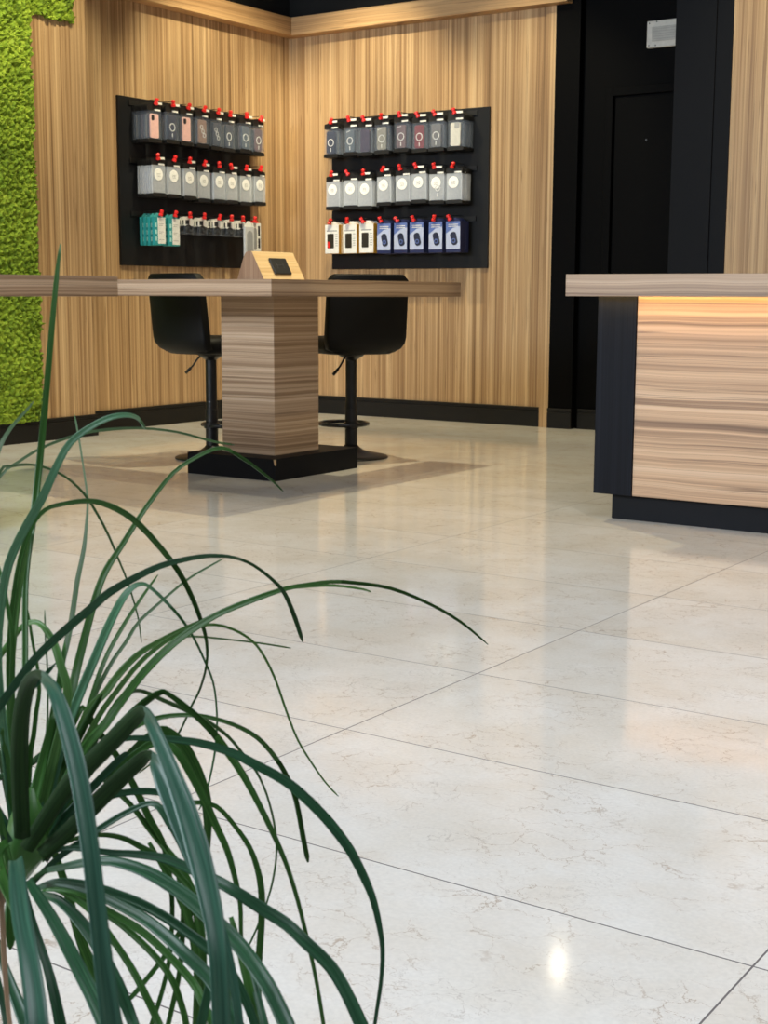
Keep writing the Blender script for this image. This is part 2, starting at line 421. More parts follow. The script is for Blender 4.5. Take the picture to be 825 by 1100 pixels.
# prototypes: hanging packets, origin at the top of the hanging hole, front towards local -y
def make_packet(rgb, deco, frosted):
    root = empty('case_packet', (0, 0, 0))
    m = MB(); m.prism([(-.070, -.046), (.070, -.046), (.070, -.008), (.035, -.002), (.024, .012), (-.024, .012), (-.035, -.002), (-.070, -.008)], 'y', -.003, .003)
    m.build('header_card', CARD, root)
    m = MB(); m.box(.002, .062, -.0045, -.003, -.042, -.030); m.build('price_strip', WHITECARD, root)
    m = MB(); m.box(-.069, .069, -.0075, .0075, -.252, -.044); m.build('sleeve', FROST if frosted else SLEEVE, root, bevel=.003, seg=1)
    m = MB(); m.prism([(-.0705, -.268), (.0705, -.268), (.0705, -.247), (.058, -.241), (-.058, -.241), (-.0705, -.247)], 'y', -.0095, .0095)
    m.build('bottom_tray', CARD, root)
    pc = MB(); pc.prism([(x-.002, z-.150) for x, z in outline(.043, .086, .014)], 'y', -.0055, .0045)
    if frosted:
        pass
    else:
        c = pc.build('phone_case', case_mat(rgb), root)
        dm = MB()
        if deco == 'hole':
            dm.prism([(x-.021, z-.093) for x, z in outline(.014, .019, .010)], 'y', -.0085, -.005); dm.build('camera_opening', INK, c)
        elif deco in ('ring', 'dots'):
            ring(dm, -.002, -.152, .030, .006, -.0085, -.005); dm.box(-.005, .001, -.0085, -.005, -.222, -.194)
            if deco == 'dots':
                for k in range(3): dm.disc(-.030+k*.013, -.082+k*.004, .004, -.0085, -.005, 8)
            dm.build('printed_ring', SILVER, c)
        elif deco == 'frame':
            for q in range(3): ring(dm, -.012+q*.014, -.118-q*.030, .016, .004, -.0085, -.005)
            dm.build('printed_pattern', SILVER, c)
        elif deco == 'cable':
            dm.prism([(x+.012, z-.085) for x, z in outline(.020, .024, .008)], 'y', -.0085, -.005); dm.build('printed_pattern', GREYINK, c)
    if frosted:
        c = pc.build('phone_case', case_mat((150, 154, 164)), root)
        dm = MB(); dm.disc(-.004, -.110, .044, -.0098, -.0076, 24); st = dm.build('round_sticker', STICKER, root)
        tm = MB()
        for k in range(3): tm.box(-.022, .014, -.0104, -.0096, -.106-k*.010, -.103-k*.010)
        tm.build('sticker_print', GREYINK, st)
        if deco == 'ring':
            rm = MB(); ring(rm, .012, -.152, .024, .008, -.0104, -.0076); rm.box(.006, .018, -.0104, -.0076, -.215, -.185); rm.build('printed_ring', SILVER, root)
    return root

def make_teal_box():
    root = empty('accessory_box', (0, 0, 0))
    m = MB(); m.box(-.058, .058, -.011, .011, -.215, -.012); m.build('carton', plain('teal_printed_card', srgb(38, 150, 156), .5), root, bevel=.001, seg=1)
    m = MB(); m.prism([(-.052, -.013), (.052, -.013), (.030, .004), (.018, .016), (-.018, .016), (-.030, .004)], 'y', -.0025, .0025); m.build('hanging_tab', plain('teal_hang_tab', srgb(70, 170, 174), .5), root)
    m = MB(); m.box(-.020, .0575, -.0125, -.0108, -.205, -.016); fp = m.build('front_label', WHITECARD, root)
    m = MB()
    for k, (w, z) in enumerate(((.05, -.060), (.038, -.072), (.045, -.118), (.03, -.128), (.05, -.175))): m.box(-.008, -.008+w, -.0133, -.0122, z-.003, z)
    m.build('label_print', GREYINK, fp)
    m = MB()
    for k in range(3): m.box(-.048, -.030, -.0125, -.0108, -.085-k*.05, -.055-k*.05)
    m.build('side_print', plain('pale_teal_print', srgb(170, 222, 222), .5), root)
    return root

def make_pouch():
    root = empty('cable_pouch', (0, 0, 0))
    m = MB(); m.prism([(-.050, -.060), (.050, -.060), (.052, -.014), (.020, .010), (-.020, .010), (-.050, -.012)], 'y', -.002, .002); m.build('header_card', WHITECARD, root)
    m = MB(); m.box(-.034, .006, -.0032, -.0018, -.048, -.016); m.build('header_print', INK, root)
    m = MB()
    for k in range(5):
        r = .030-.0035*k
        m.tube([(r*1.35*math.cos(2*PI*i/18), -.002+.005*math.sin(2*PI*i/9+k)-.0015*k, -.082+r*math.sin(2*PI*i/18)) for i in range(18)], .0038, 6, closed=True)
    m.build('coiled_cable', plain('black_cable_sheath', srgb(26, 26, 28), .5), root, smooth=True)
    m = MB(); m.box(-.052, .052, -.010, .006, -.122, -.056); m.build('sleeve', SLEEVE, root, bevel=.003, seg=1)
    return root

def make_tall_box():
    root = empty('screen_guard_box', (0, 0, 0))
    m = MB(); m.box(-.056, .056, -.013, .013, -.262, -.010); m.build('carton', WHITECARD, root, bevel=.0015, seg=1)
    m = MB(); m.prism([(-.05, -.012), (.05, -.012), (.02, .014), (-.02, .014)], 'y', -.002, .002); m.build('hanging_tab', RED, root)
    m = MB(); m.box(.018, .042, -.0142, -.0128, -.110, -.032); m.box(.018, .042, -.0142, -.0128, -.205, -.130); m.build('dark_windows', INK, root)
    m = MB(); m.prism([(x-.022, z-.135) for x, z in outline(.024, .085, .02)], 'y', -.0142, -.0128); m.build('printed_shape', GREYINK, root)
    return root

def make_grey_sleeve():
    root = empty('screen_guard_sleeve', (0, 0, 0))
    m = MB(); m.box(-.055, .055, -.010, .010, -.300, -.030); m.build('sleeve', plain('silvery_sleeve_card', srgb(196, 198, 202), .4), root, bevel=.002, seg=1)
    m = MB(); m.prism([(-.05, -.032), (.05, -.032), (.018, .014), (-.018, .014)], 'y', -.002, .002); m.build('hanging_tab', WHITECARD, root)
    m = MB(); m.prism([(x+.002, z-.155) for x, z in outline(.036, .095, .036)], 'y', -.0112, -.0098); m.build('printed_shape', GREYINK, root)
    return root

YEL = plain('yellow_carton', srgb(196, 150, 48), .5)
NAVY = plain('navy_carton', srgb(34, 42, 86), .45)
PALEBLUE = plain('pale_blue_print', srgb(186, 196, 226), .45)
MIDBLUE = plain('mid_blue_print', srgb(96, 118, 184), .45)
def make_holder_box(red):
    root = empty('phone_holder_box', (0, 0, 0))
    m = MB(); m.box(-.068, .068, -.020, .020, -.240, -.010); m.build('carton', YEL, root, bevel=.0015, seg=1)
    m = MB(); m.box(-.067, .067, -.0215, -.0198, -.239, -.011); fp = m.build('front_panel', WHITECARD, root)
    m = MB(); m.prism([(-.05, -.012), (.05, -.012), (.02, .014), (-.02, .014)], 'y', -.002, .002); m.build('hanging_tab', WHITECARD, root)
    m = MB(); m.prism([(x+(-.012), z-.140) for x, z in outline(.032, .058, .008)], 'y', -.0228, -.0212); m.build('printed_phone', plain('dark_olive_print', srgb(40, 36, 24), .45), fp)
    if red:
        m = MB(); m.box(-.042, -.016, -.0236, -.0224, -.195, -.145); m.build('red_print', RED, fp)
    m = MB()
    for k in range(6): m.box(.034, .056, -.0225, -.0212, -.090-k*.018, -.085-k*.018)
    m.box(-.050, .050, -.0225, -.0212, -.064, -.056)
    m.build('panel_print', GREYINK, fp)
    return root
def make_charger_box():
    root = empty('charger_box', (0, 0, 0))
    m = MB(); m.box(-.064, .064, -.021, .021, -.246, -.010); m.build('carton', NAVY, root, bevel=.0015, seg=1)
    m = MB(); m.box(-.062, .062, -.0225, -.0208, -.220, -.014); fp = m.build('front_panel', PALEBLUE, root)
    m = MB(); m.prism([(-.05, -.012), (.05, -.012), (.02, .014), (-.02, .014)], 'y', -.002, .002); m.build('hanging_tab', NAVY, root)
    m = MB(); m.prism([(-.062, -.014), (.062, -.014), (.062, -.050), (.0, -.062), (-.062, -.105)], 'y', -.0230, -.0222); m.build('blue_band', MIDBLUE, fp)
    m = MB(); m.prism([(x*math.cos(.25)-z*math.sin(.25)+.008, x*math.sin(.25)+z*math.cos(.25)-.142) for x, z in outline(.027, .050, .022)], 'y', -.0242, -.0226)
    ch = m.build('printed_charger', plain('charger_print', srgb(36, 42, 66), .4), fp)
    m = MB(); ring(m, .006, -.158, .017, .006, -.0252, -.0240); m.build('printed_ring', MIDBLUE, ch)
    m = MB()
    for k in range(2): m.box(-.040, .044, -.0238, -.0229, -.040-k*.014, -.034-k*.014)
    m.build('panel_print', WHITECARD, fp)
    return root

class Board:
    """black square board with three rows of eight prongs; local x along the board, local -y out into the room"""
    def __init__(self, loc, rz, label, u0, u1, side):
        self.root = empty('display_board', loc, rz); tag(self.root, label, 'display board')
        self.M = Matrix.Translation(loc) @ Matrix.Rotation(rz, 4, 'Z'); self.rz = rz; self.side = side
        m = MB(); m.box(u0, u1, -.022, 0, 1.20, 2.405); m.build('back_panel', BOARD, self.root, bevel=.002)
        m = MB()
        for z in (2.365, 1.955, 1.575): m.box(u0+.10, u1-.10, -.034, -.0215, z-.018, z+.018)
        m.build('rails', CARD, self.root)
    def hook(self, u, z, length, tilt=0, lock=True, tag_=True):
        m = MB(); m.tube([(u, -.03, z+.004), (u, -length+.01, z+.004), (u, -length-.012, z+.012)], .0035, 6)
        m.tube([(u, -.034, z+.030), (u, -length*.96, z+.026)], .0028, 6)
        h = m.build('hook', STEEL, self.root)
        if lock:
            m = MB(); m.lathe([(.010, 0), (.017, .003), (.017, .017), (.011, .021), (.011, .026), (.015, .030), (.015, .044), (.010, .049)], seg=12)
            k = m.build('stop_lock', RED, h, smooth=False); k.location = (u, -length-.006, z-.012); k.rotation_euler = (.2, tilt, 0)
        if tag_:
            m = MB(); m.box(u+.012, u+.066, -length-.006, -length-.002, z-.006, z+.010); m.build('price_tag', WHITECARD, h)
        return h
    def hang(self, o, u, w, z, yaw=0, roll=0, label=None, group=None, cat='phone accessory packet'):
        o.matrix_world = self.M @ Matrix.Translation((u, -w, z)) @ Matrix.Rotation(yaw, 4, 'Z') @ Matrix.Rotation(roll, 4, 'Y')
        tag(o, label, cat, group)

protos = {}
def fresh(key, maker):
    """first use returns the prototype itself, later uses copies"""
    if key not in protos:
        protos[key] = maker(); return protos[key]
    return copy_tree(protos[key])

def stack(b, u, z, n, gap, key, maker, front_label, back_noun, group, where, cat, w_front, jit=.0):
    for k in range(n):
        o = fresh(key[k] if isinstance(key, list) else key, maker[k] if isinstance(maker, list) else maker)
        lab = front_label if k == 0 else '%s %s behind the front one on %s' % (ORD[k-1], back_noun, where)
        b.hang(o, u+(random.uniform(-jit, jit) if k else 0), w_front-k*gap, z+random.uniform(-.002, .002), random.uniform(-.035, .035), random.uniform(-.012, .012), lab, group, cat)

LB = Board((LX, 0, 0), PI/2, 'black display board of phone accessories on the left wood wall', 7.566, 9.037, 'left')
RB = Board((0, RY, 0), 0, 'black display board of phone accessories on the back wood wall', -7.095, -5.61, 'right')
SLATE, NAVYC, PINK, TAUPE, MAUVE, GREY, WINE, PALE = (72, 80, 96), (52, 60, 82), (242, 194, 188), (150, 126, 118), (112, 98, 108), (140, 140, 138), (122, 66, 78), (212, 210, 204)
DUSK, BLUEG = (70, 66, 88), (88, 100, 116)
L1 = [(PINK, 'hole', 'pink'), (NAVYC, 'ring', 'navy'), (PINK, 'hole', 'pale pink'), (TAUPE, 'frame', 'taupe'), (SLATE, 'frame', 'slate'), (SLATE, 'ring', 'slate'), (BLUEG, 'ring', 'blue-grey'), (MAUVE, 'ring', 'mauve')]
R1 = [(NAVYC, 'ring', 'dark navy'), (BLUEG, 'dots', 'blue-grey'), (DUSK, 'none', 'dark violet'), (GREY, 'dots', 'grey'), (MAUVE, 'dots', 'mauve'), (WINE, 'ring', 'wine red'), ((110, 112, 120), 'ring', 'smoky'), (PALE, 'cable', 'pale cream')]
STACKCOLS = [SLATE, NAVYC, GREY, BLUEG, DUSK, MAUVE, SLATE, BLUEG, GREY]
for b, us, specs in ((LB, [7.773, 7.949, 8.109, 8.274, 8.443, 8.594, 8.783, 8.942], L1), (RB, [-6.973, -6.794, -6.640, -6.479, -6.295, -6.136, -5.975, -5.812], R1)):
    side = b.side; end = 0 if side == 'left' else 7
    for i, u in enumerate(us):
        n = 10 if i == end else (6, 5, 6, 5, 6, 5, 5, 6)[i]
        rgb, deco, word = specs[i]
        z = 2.352+random.uniform(-.006, .006)
        wf = .185+random.uniform(-.012, .008)
        b.hook(u, z+.006, wf+.012, random.uniform(-.5, .5))
        keys = [(rgb, deco, 0)]+[(STACKCOLS[(i*2+k) % 9], 'ring', 0) for k in range(1, n)]
        desc = {'hole': 'with camera opening', 'ring': 'with silver ring', 'frame': 'with silver pattern', 'dots': 'with ring and dots', 'none': 'without print', 'cable': 'with grey print'}[deco]
        stack(b, u, z, n, .0165, keys, [lambda q=q: make_packet(q[0], q[1], False) for q in keys],
              '%s phone case packet %s, %s hook, top row, %s board' % (word, desc, ORD[i], side), 'packet',
              'case packets, top row, %s board' % side, '%s hook, top row, %s board' % (ORD[i], side), 'phone case packet', wf, .003)
us2 = {'left': [7.780, 7.942, 8.109, 8.280, 8.444, 8.591, 8.776, 8.947], 'right': [-6.965, -6.803, -6.648, -6.477, -6.292, -6.149, -5.983, -5.823]}
for b in (LB, RB):
    side = b.side; end = 0 if side == 'left' else 7
    for i, u in enumerate(us2[side]):
        n = 8 if i == end else (5, 6, 5, 6, 5, 5, 6, 5)[i]
        z = 1.958+random.uniform(-.006, .006)+(-.022 if (side == 'right' and i < 3) else 0)
        wf = .185+random.uniform(-.01, .01)
        deco = 'ring' if (side == 'right' and i == 6) else 'none'
        b.hook(u, z+.006, wf+.012, random.uniform(-.6, .6), tag_=(i % 3 != 1))
        keys = [((0, 0, 0), deco, 1)]+[((0, 0, 0), 'none', 1)]*(n-1)
        stack(b, u+.012, z, n, .019, keys, [lambda q=q: make_packet(q[0], q[1], True) for q in keys],
              'frosted clear case packet with round white sticker%s, %s hook, middle row, %s board' % (' and ring' if deco == 'ring' else '', ORD[i], side), 'clear packet',
              'clear case packets, middle row, %s board' % side, '%s hook, middle row, %s board' % (ORD[i], side), 'phone case packet', wf, .004)
# bottom row, left board: teal cartons, cable pouches, screen guards
us3 = [7.797, 7.951, 8.119, 8.276, 8.447, 8.595, 8.735, 8.875]
for i, u in enumerate(us3):
    z = 1.562; where = '%s hook, bottom row, left board' % ORD[i]
    LB.hook(u, z+.006, .19, random.uniform(-.3, .3), tag_=False)
    if i < 2:
        stack(LB, u-.002, z, (4, 2)[i], .042, 'teal', make_teal_box, 'front teal and white carton on %s' % where, 'teal carton', 'teal cartons on the left board', where, 'accessory box', .178, .003)
    elif i < 7:
        stack(LB, u, z-.004, 3, .03, 'pouch', make_pouch, 'front black cable pouch with white header on %s' % where, 'cable pouch', 'cable pouches on the left board', where, 'cable pouch', .178, .004)
        if i == 6:
            stack(LB, u+.055, z-.012, 1, .03, 'greysl', make_grey_sleeve, 'long silvery sleeve on %s' % where, 'sleeve', 'screen guards on the left board', where, 'screen guard sleeve', .205)
    else:
        stack(LB, u+.03, z, 2, .03, 'tall', make_tall_box, 'white box with dark windows on %s' % where, 'white box', 'screen guards on the left board', where, 'screen guard', .178)
# bottom row, right board: yellow-white and blue cartons
us4 = [-6.980, -6.802, -6.638, -6.466, -6.307, -6.158, -5.982, -5.826]
for i, u in enumerate(us4):
    z = 1.562; where = '%s hook, bottom row, right board' % ORD[i]
    RB.hook(u, z+.006, .21, random.uniform(-.7, .7), tag_=False)
    if i < 3:
        keys = [('holder', i == 0)]+[('holder', False)]*2
        stack(RB, u+.016, z, 3, .044, keys, [lambda q=q: make_holder_box(q[1]) for q in keys], 'white and yellow carton picturing a %s phone on %s' % ('red-black' if i == 0 else 'black', where), 'yellow carton', 'yellow cartons on the right board', where, 'accessory box', .180, .003)
    else:
        n = 4 if i < 7 else 3
        stack(RB, u+.014, z, n, .045, 'charger', make_charger_box, 'front pale blue charger carton on %s' % where, 'blue carton', 'blue cartons on the right board', where, 'accessory box', .180, .004)

# ------------------------------------------------------------------ wood bar tables
def make_table():
    r = empty('bar_table', (-5.05, 6.23, 0))
    def at(o): o.location = (5.05, -6.23, 0); return o
    m = MB()
    # L-shaped worktop with a thick edge
    m.prism([(-5.90, 5.417), (-4.388, 5.417), (-4.388, 7.176), (-4.695, 7.176), (-4.695, 6.50), (-5.29, 6.50), (-5.29, 6.13), (-5.90, 6.13)], 'z', .9846, 1.0692)
    at(m.build('table_top', TABLEWOOD, r, bevel=.0015))
    m = MB(); m.box(-5.245, -4.87, 6.03, 6.43, .118, .9855); at(m.build('pedestal', TABLEWOOD, r, bevel=.002))
    m = MB(); m.box(-5.385, -4.755, 5.89, 6.65, 0, .120); p = at(m.build('plinth', PLINTH, r, bevel=.002))
    # worn pale chip on the near corner of the plinth
    m = MB(); m.prism([(-4.7545, .118), (-4.7545, .085), (-4.7605, .090), (-4.766, .118)], 'y', 5.8893, 5.9); c = m.build('worn_corner', plain('bare_chipboard', srgb(190, 160, 120), .8), p)
    return r
tb = make_table(); tag(tb, 'L-shaped wood bar table on square pedestal with black plinth', 'table', 'wood bar tables')
tb2 = copy_tree(tb); tb2.location = (-5.05, 6.23-2.792, 0)
tb2['label'] = 'nearer wood bar table top entering from the left edge of the photo'

# charging stand on the far table
s = empty('device_stand', (-5.0, 6.18, 1.0692)); tag(s, 'small wedge-shaped pale wood stand with black pad on the bar table', 'display stand')
prof = [(-.10, 0), (-.055, .118), (-.045, .140), (-.034, .152), (-.020, .157), (-.002, .157), (.004, .155), (.09, 0)]
m = MB(); m.prism(prof, 'y', -.18, .18); m.build('stand_body', wood('stand_side_laminate', True, [srgb(128, 100, 78), srgb(152, 122, 98), srgb(170, 140, 114), srgb(186, 158, 132)], freq=50, wob=.006, seed=4.), s, bevel=.001)
sl = math.atan2(.155, .086)
fx = empty
m = MB(); m.prism([(.0052, .1555), (.0915, .0005), (.0925, .0010), (.0062, .1560)], 'y', -.1795, .1795); m.build('sloped_panel', DOCKWOOD, s)
def slope_box(t0, t1, y0, y1, h0, h1):
    # a block lying on the sloped face: t along the slope from the ridge, h out of the face
    a = Vector((.0055, .1555)); d = (Vector((.0920, .0005))-a).normalized(); n = Vector((-d.y, d.x))
    if n.x < 0: n = -n
    P = lambda t, hh: tuple(a+d*t+n*hh)
    return MB().prism([P(t0, h0), P(t1, h0), P(t1, h1), P(t0, h1)], 'y', y0, y1)
pad = slope_box(.042, .142, -.070, .075, .001, .012).build('black_pad', plain('black_silicone_pad', srgb(34, 35, 38), .5), s, bevel=.006, seg=3)
mk = MB()
for y in (-.030, .025): mm = slope_box(.068, .108, y, y+.004, .0118, .0128); b0 = len(mk.v); mk.v += mm.v; mk.f += [tuple(i+b0 for i in q) for q in mm.f]
mm = slope_box(.086, .090, -.028, .028, .0118, .0128); b0 = len(mk.v); mk.v += mm.v; mk.f += [tuple(i+b0 for i in q) for q in mm.f]
mk.build('pad_marking', plain('faint_grey_marking', srgb(58, 60, 66), .5), pad)

# ------------------------------------------------------------------ bar stools
def make_stool():
    r = empty('bar_stool', (0, 0, 0))            # faces local +y
    sz, W, D = .640, .258, .270
    m = MB()
    # seat cushion
    pts = outline(W-.015, D-.02, .09, 6)
    m.v = []; rings = [(.80, 0), (.96, .012), (1., .035), (1., .070), (.95, .092), (.80, .102)]
    for sc, z in rings: m.v += [(x*sc, y*sc+.03, sz+z) for x, y in pts]
    n = len(pts)
    for i in range(len(rings)-1): m.f += [(i*n+k, i*n+(k+1) % n, (i+1)*n+(k+1) % n, (i+1)*n+k) for k in range(n)]
    m.f += [tuple(reversed(range(n))), tuple((len(rings)-1)*n+k for k in range(n))]
    m.build('seat', CHAIR, r, smooth=True)
    # curved upholstered backrest, wrapping round to the sides and running down to the seat bottom
    bz0, bz1 = sz+.0, 1.115
    nx, nz = 16, 14; th = .055
    b = MB(); F = []; K = []
    def shell(a, t, off):
        # a -1..1 across, t 0..1 up
        w = W+.005-.006*t
        if t < .22: w -= .085*(1-math.sqrt(max(0, 1-((.22-t)/.22)**2)))
        if t > .93: w -= .035*(1-math.sqrt(max(0, 1-((t-.93)/.07)**2)))
        x = w*a; y = -(D-.0)+.040*abs(a)**2.6+.030*math.sin(min(1, t*1.2)*PI/2)*0-.05*t + off
        if t < .18: y += .06*(1-t/.18)**2
        z = bz0+(bz1-bz0)*t
        return (x, y, z)
    for off in (0, th):
        for j in range(nz+1):
            for i in range(nx+1): b.v.append(shell(-1+2*i/nx, j/nz, off))
    S = (nx+1)*(nz+1)
    q = lambda i, j, s_: s_*S+j*(nx+1)+i
    for j in range(nz):
        for i in range(nx):
            b.f.append((q(i, j, 0), q(i+1, j, 0), q(i+1, j+1, 0), q(i, j+1, 0))); b.f.append((q(i, j, 1), q(i, j+1, 1), q(i+1, j+1, 1), q(i+1, j, 1)))
    for i in range(nx):
        b.f.append((q(i, 0, 0), q(i, 0, 1), q(i+1, 0, 1), q(i+1, 0, 0))); b.f.append((q(i, nz, 0), q(i+1, nz, 0), q(i+1, nz, 1), q(i, nz, 1)))
    for j in range(nz):
        b.f.append((q(0, j, 0), q(0, j+1, 0), q(0, j+1, 1), q(0, j, 1))); b.f.append((q(nx, j, 0), q(nx, j, 1), q(nx, j+1, 1), q(nx, j+1, 0)))
    b.build('backrest', CHAIR, r, smooth=True, bevel=.012, seg=3)
    m = MB(); m.lathe([(.030, .56), (.034, .60), (.075, .625), (.085, .642)], seg=28); m.box(-.08, .08, -.08, .08, .636, .646); m.build('seat_mount', STEEL, r)
    m = MB(); m.lathe([(.038, .05), (.038, .30), (.035, .302), (.035, .345), (.034, .35), (.034, .60)], seg=28); m.build('column', STEEL, r, smooth=False, bevel=.001)
    m = MB(); m.lathe([(.225, 0), (.228, .004), (.225, .010), (.18, .020), (.12, .032), (.075, .048), (.052, .064), (.040, .078), (.036, .085)], seg=56); m.build('base_disc', STEEL, r, smooth=True)
    # footrest loop towards the front
    pts = [(0, -.036, .20)]+[(.150*math.sin(a), .115-.150*math.cos(a)*1.0, .20) for a in [math.radians(t) for t in range(25, 336, 15)]]
    m = MB(); m.tube([(x, y, z) for x, y, z in pts], .012, 8, closed=True); m.lathe([(.036, .180), (.047, .184), (.047, .216), (.036, .220)], seg=24); m.build('footrest', STEEL, r, smooth=False)
    m = MB(); m.tube([(-.045, -.03, .632), (-.075, -.05, .60), (-.10, -.06, .565), (-.145, -.075, .525)], [.006, .006, .006, .006], 8); lv = m.build('lever', STEEL, r, smooth=True)
    m = MB(); m.tube([(-.115, -.066, .550), (-.152, -.078, .518)], [.009, .010], 8); m.build('lever_grip', CARD, lv, smooth=True)
    return r
st = make_stool(); st.location = (-5.765, 6.53, 0); st.rotation_euler = (0, 0, math.atan2(.98*.72/.71*0+.72*.567+.69*.815, .72*.824-.69*.559)-PI/2)
tag(st, 'black swivel bar stool behind the table pedestal on its left side', 'bar stool', 'bar stools at the wood table')
st2 = copy_tree(st); st2.location = (-5.10, 7.065, 0); st2.rotation_euler = (0, 0, math.atan2(-.42*.567+.907*.815, -.42*.824-.907*.559)-PI/2)
st2['label'] = 'black swivel bar stool behind the table pedestal on its right side'

# ------------------------------------------------------------------ reception counter
r = empty('reception_counter', (-1.2, 6.1, 0)); tag(r, 'wood reception counter with black end panel, black plinth and lit front', 'reception counter')
def rp(m, name, mat, bev=0, parent=None):
    o = m.build(name, mat, parent or r, bevel=bev)
    if parent is None: o.location = (1.2, -6.1, 0)
    return o
RX1 = 1.6
tp = MB(); tp.prism([(5.63, .993), (5.648, .993), (5.648, 1.010), (6.55, 1.010), (6.55, 1.088), (5.63, 1.088)], 'x', -2.905, RX1)
rp(tp, 'counter_top', COUNTERTOP, .0015)
rp(MB().box(-2.797, -2.613, 5.735, 6.45, .119, 1.010), 'end_panel', PILASTER, .0015)
rp(MB().box(-2.611, RX1, 5.743, 6.40, .119, 1.010), 'front_panel', COUNTERWOOD, .001)
rp(MB().box(-2.738, RX1, 5.809, 6.40, 0, .120), 'plinth', PLINTH, .001)
led = rp(MB().box(-2.86, RX1, 5.6482, 5.6495, .9945, 1.0085), 'led_strip', emit('warm_led', srgb(255, 212, 138), 34.))
# track spotlight on the ceiling whose lens is mirrored in the floor
import mathutils
sp_ = empty('track_spotlight', (-4.31, 8.48, CZ)); tag(sp_, 'black ceiling spotlight head mirrored as a bright speck in the floor', 'spotlight')
dv = (Vector((-1.05, 1.62, 0))-Vector((-4.31, 8.48, 3.70))).normalized(); c0 = Vector((0, 0, 3.70-CZ))
MB().tube([(0, 0, 0), (0, 0, -.03)], .05, 20).build('mount', STEEL, sp_)
MB().tube([(0, 0, -.03), (0, 0, 3.74-CZ)], .010, 10).build('stem', STEEL, sp_)
hd = MB().tube([tuple(c0-dv*.12), tuple(c0-dv*.11), tuple(c0+dv*.03)], [.030, .045, .045], 24).build('lamp_head', STEEL, sp_)
MB().tube([tuple(c0+dv*.0301), tuple(c0+dv*.034)], .038, 24).build('lens', emit('spot_lens', (1, .88, .68, 1), 70.), hd)
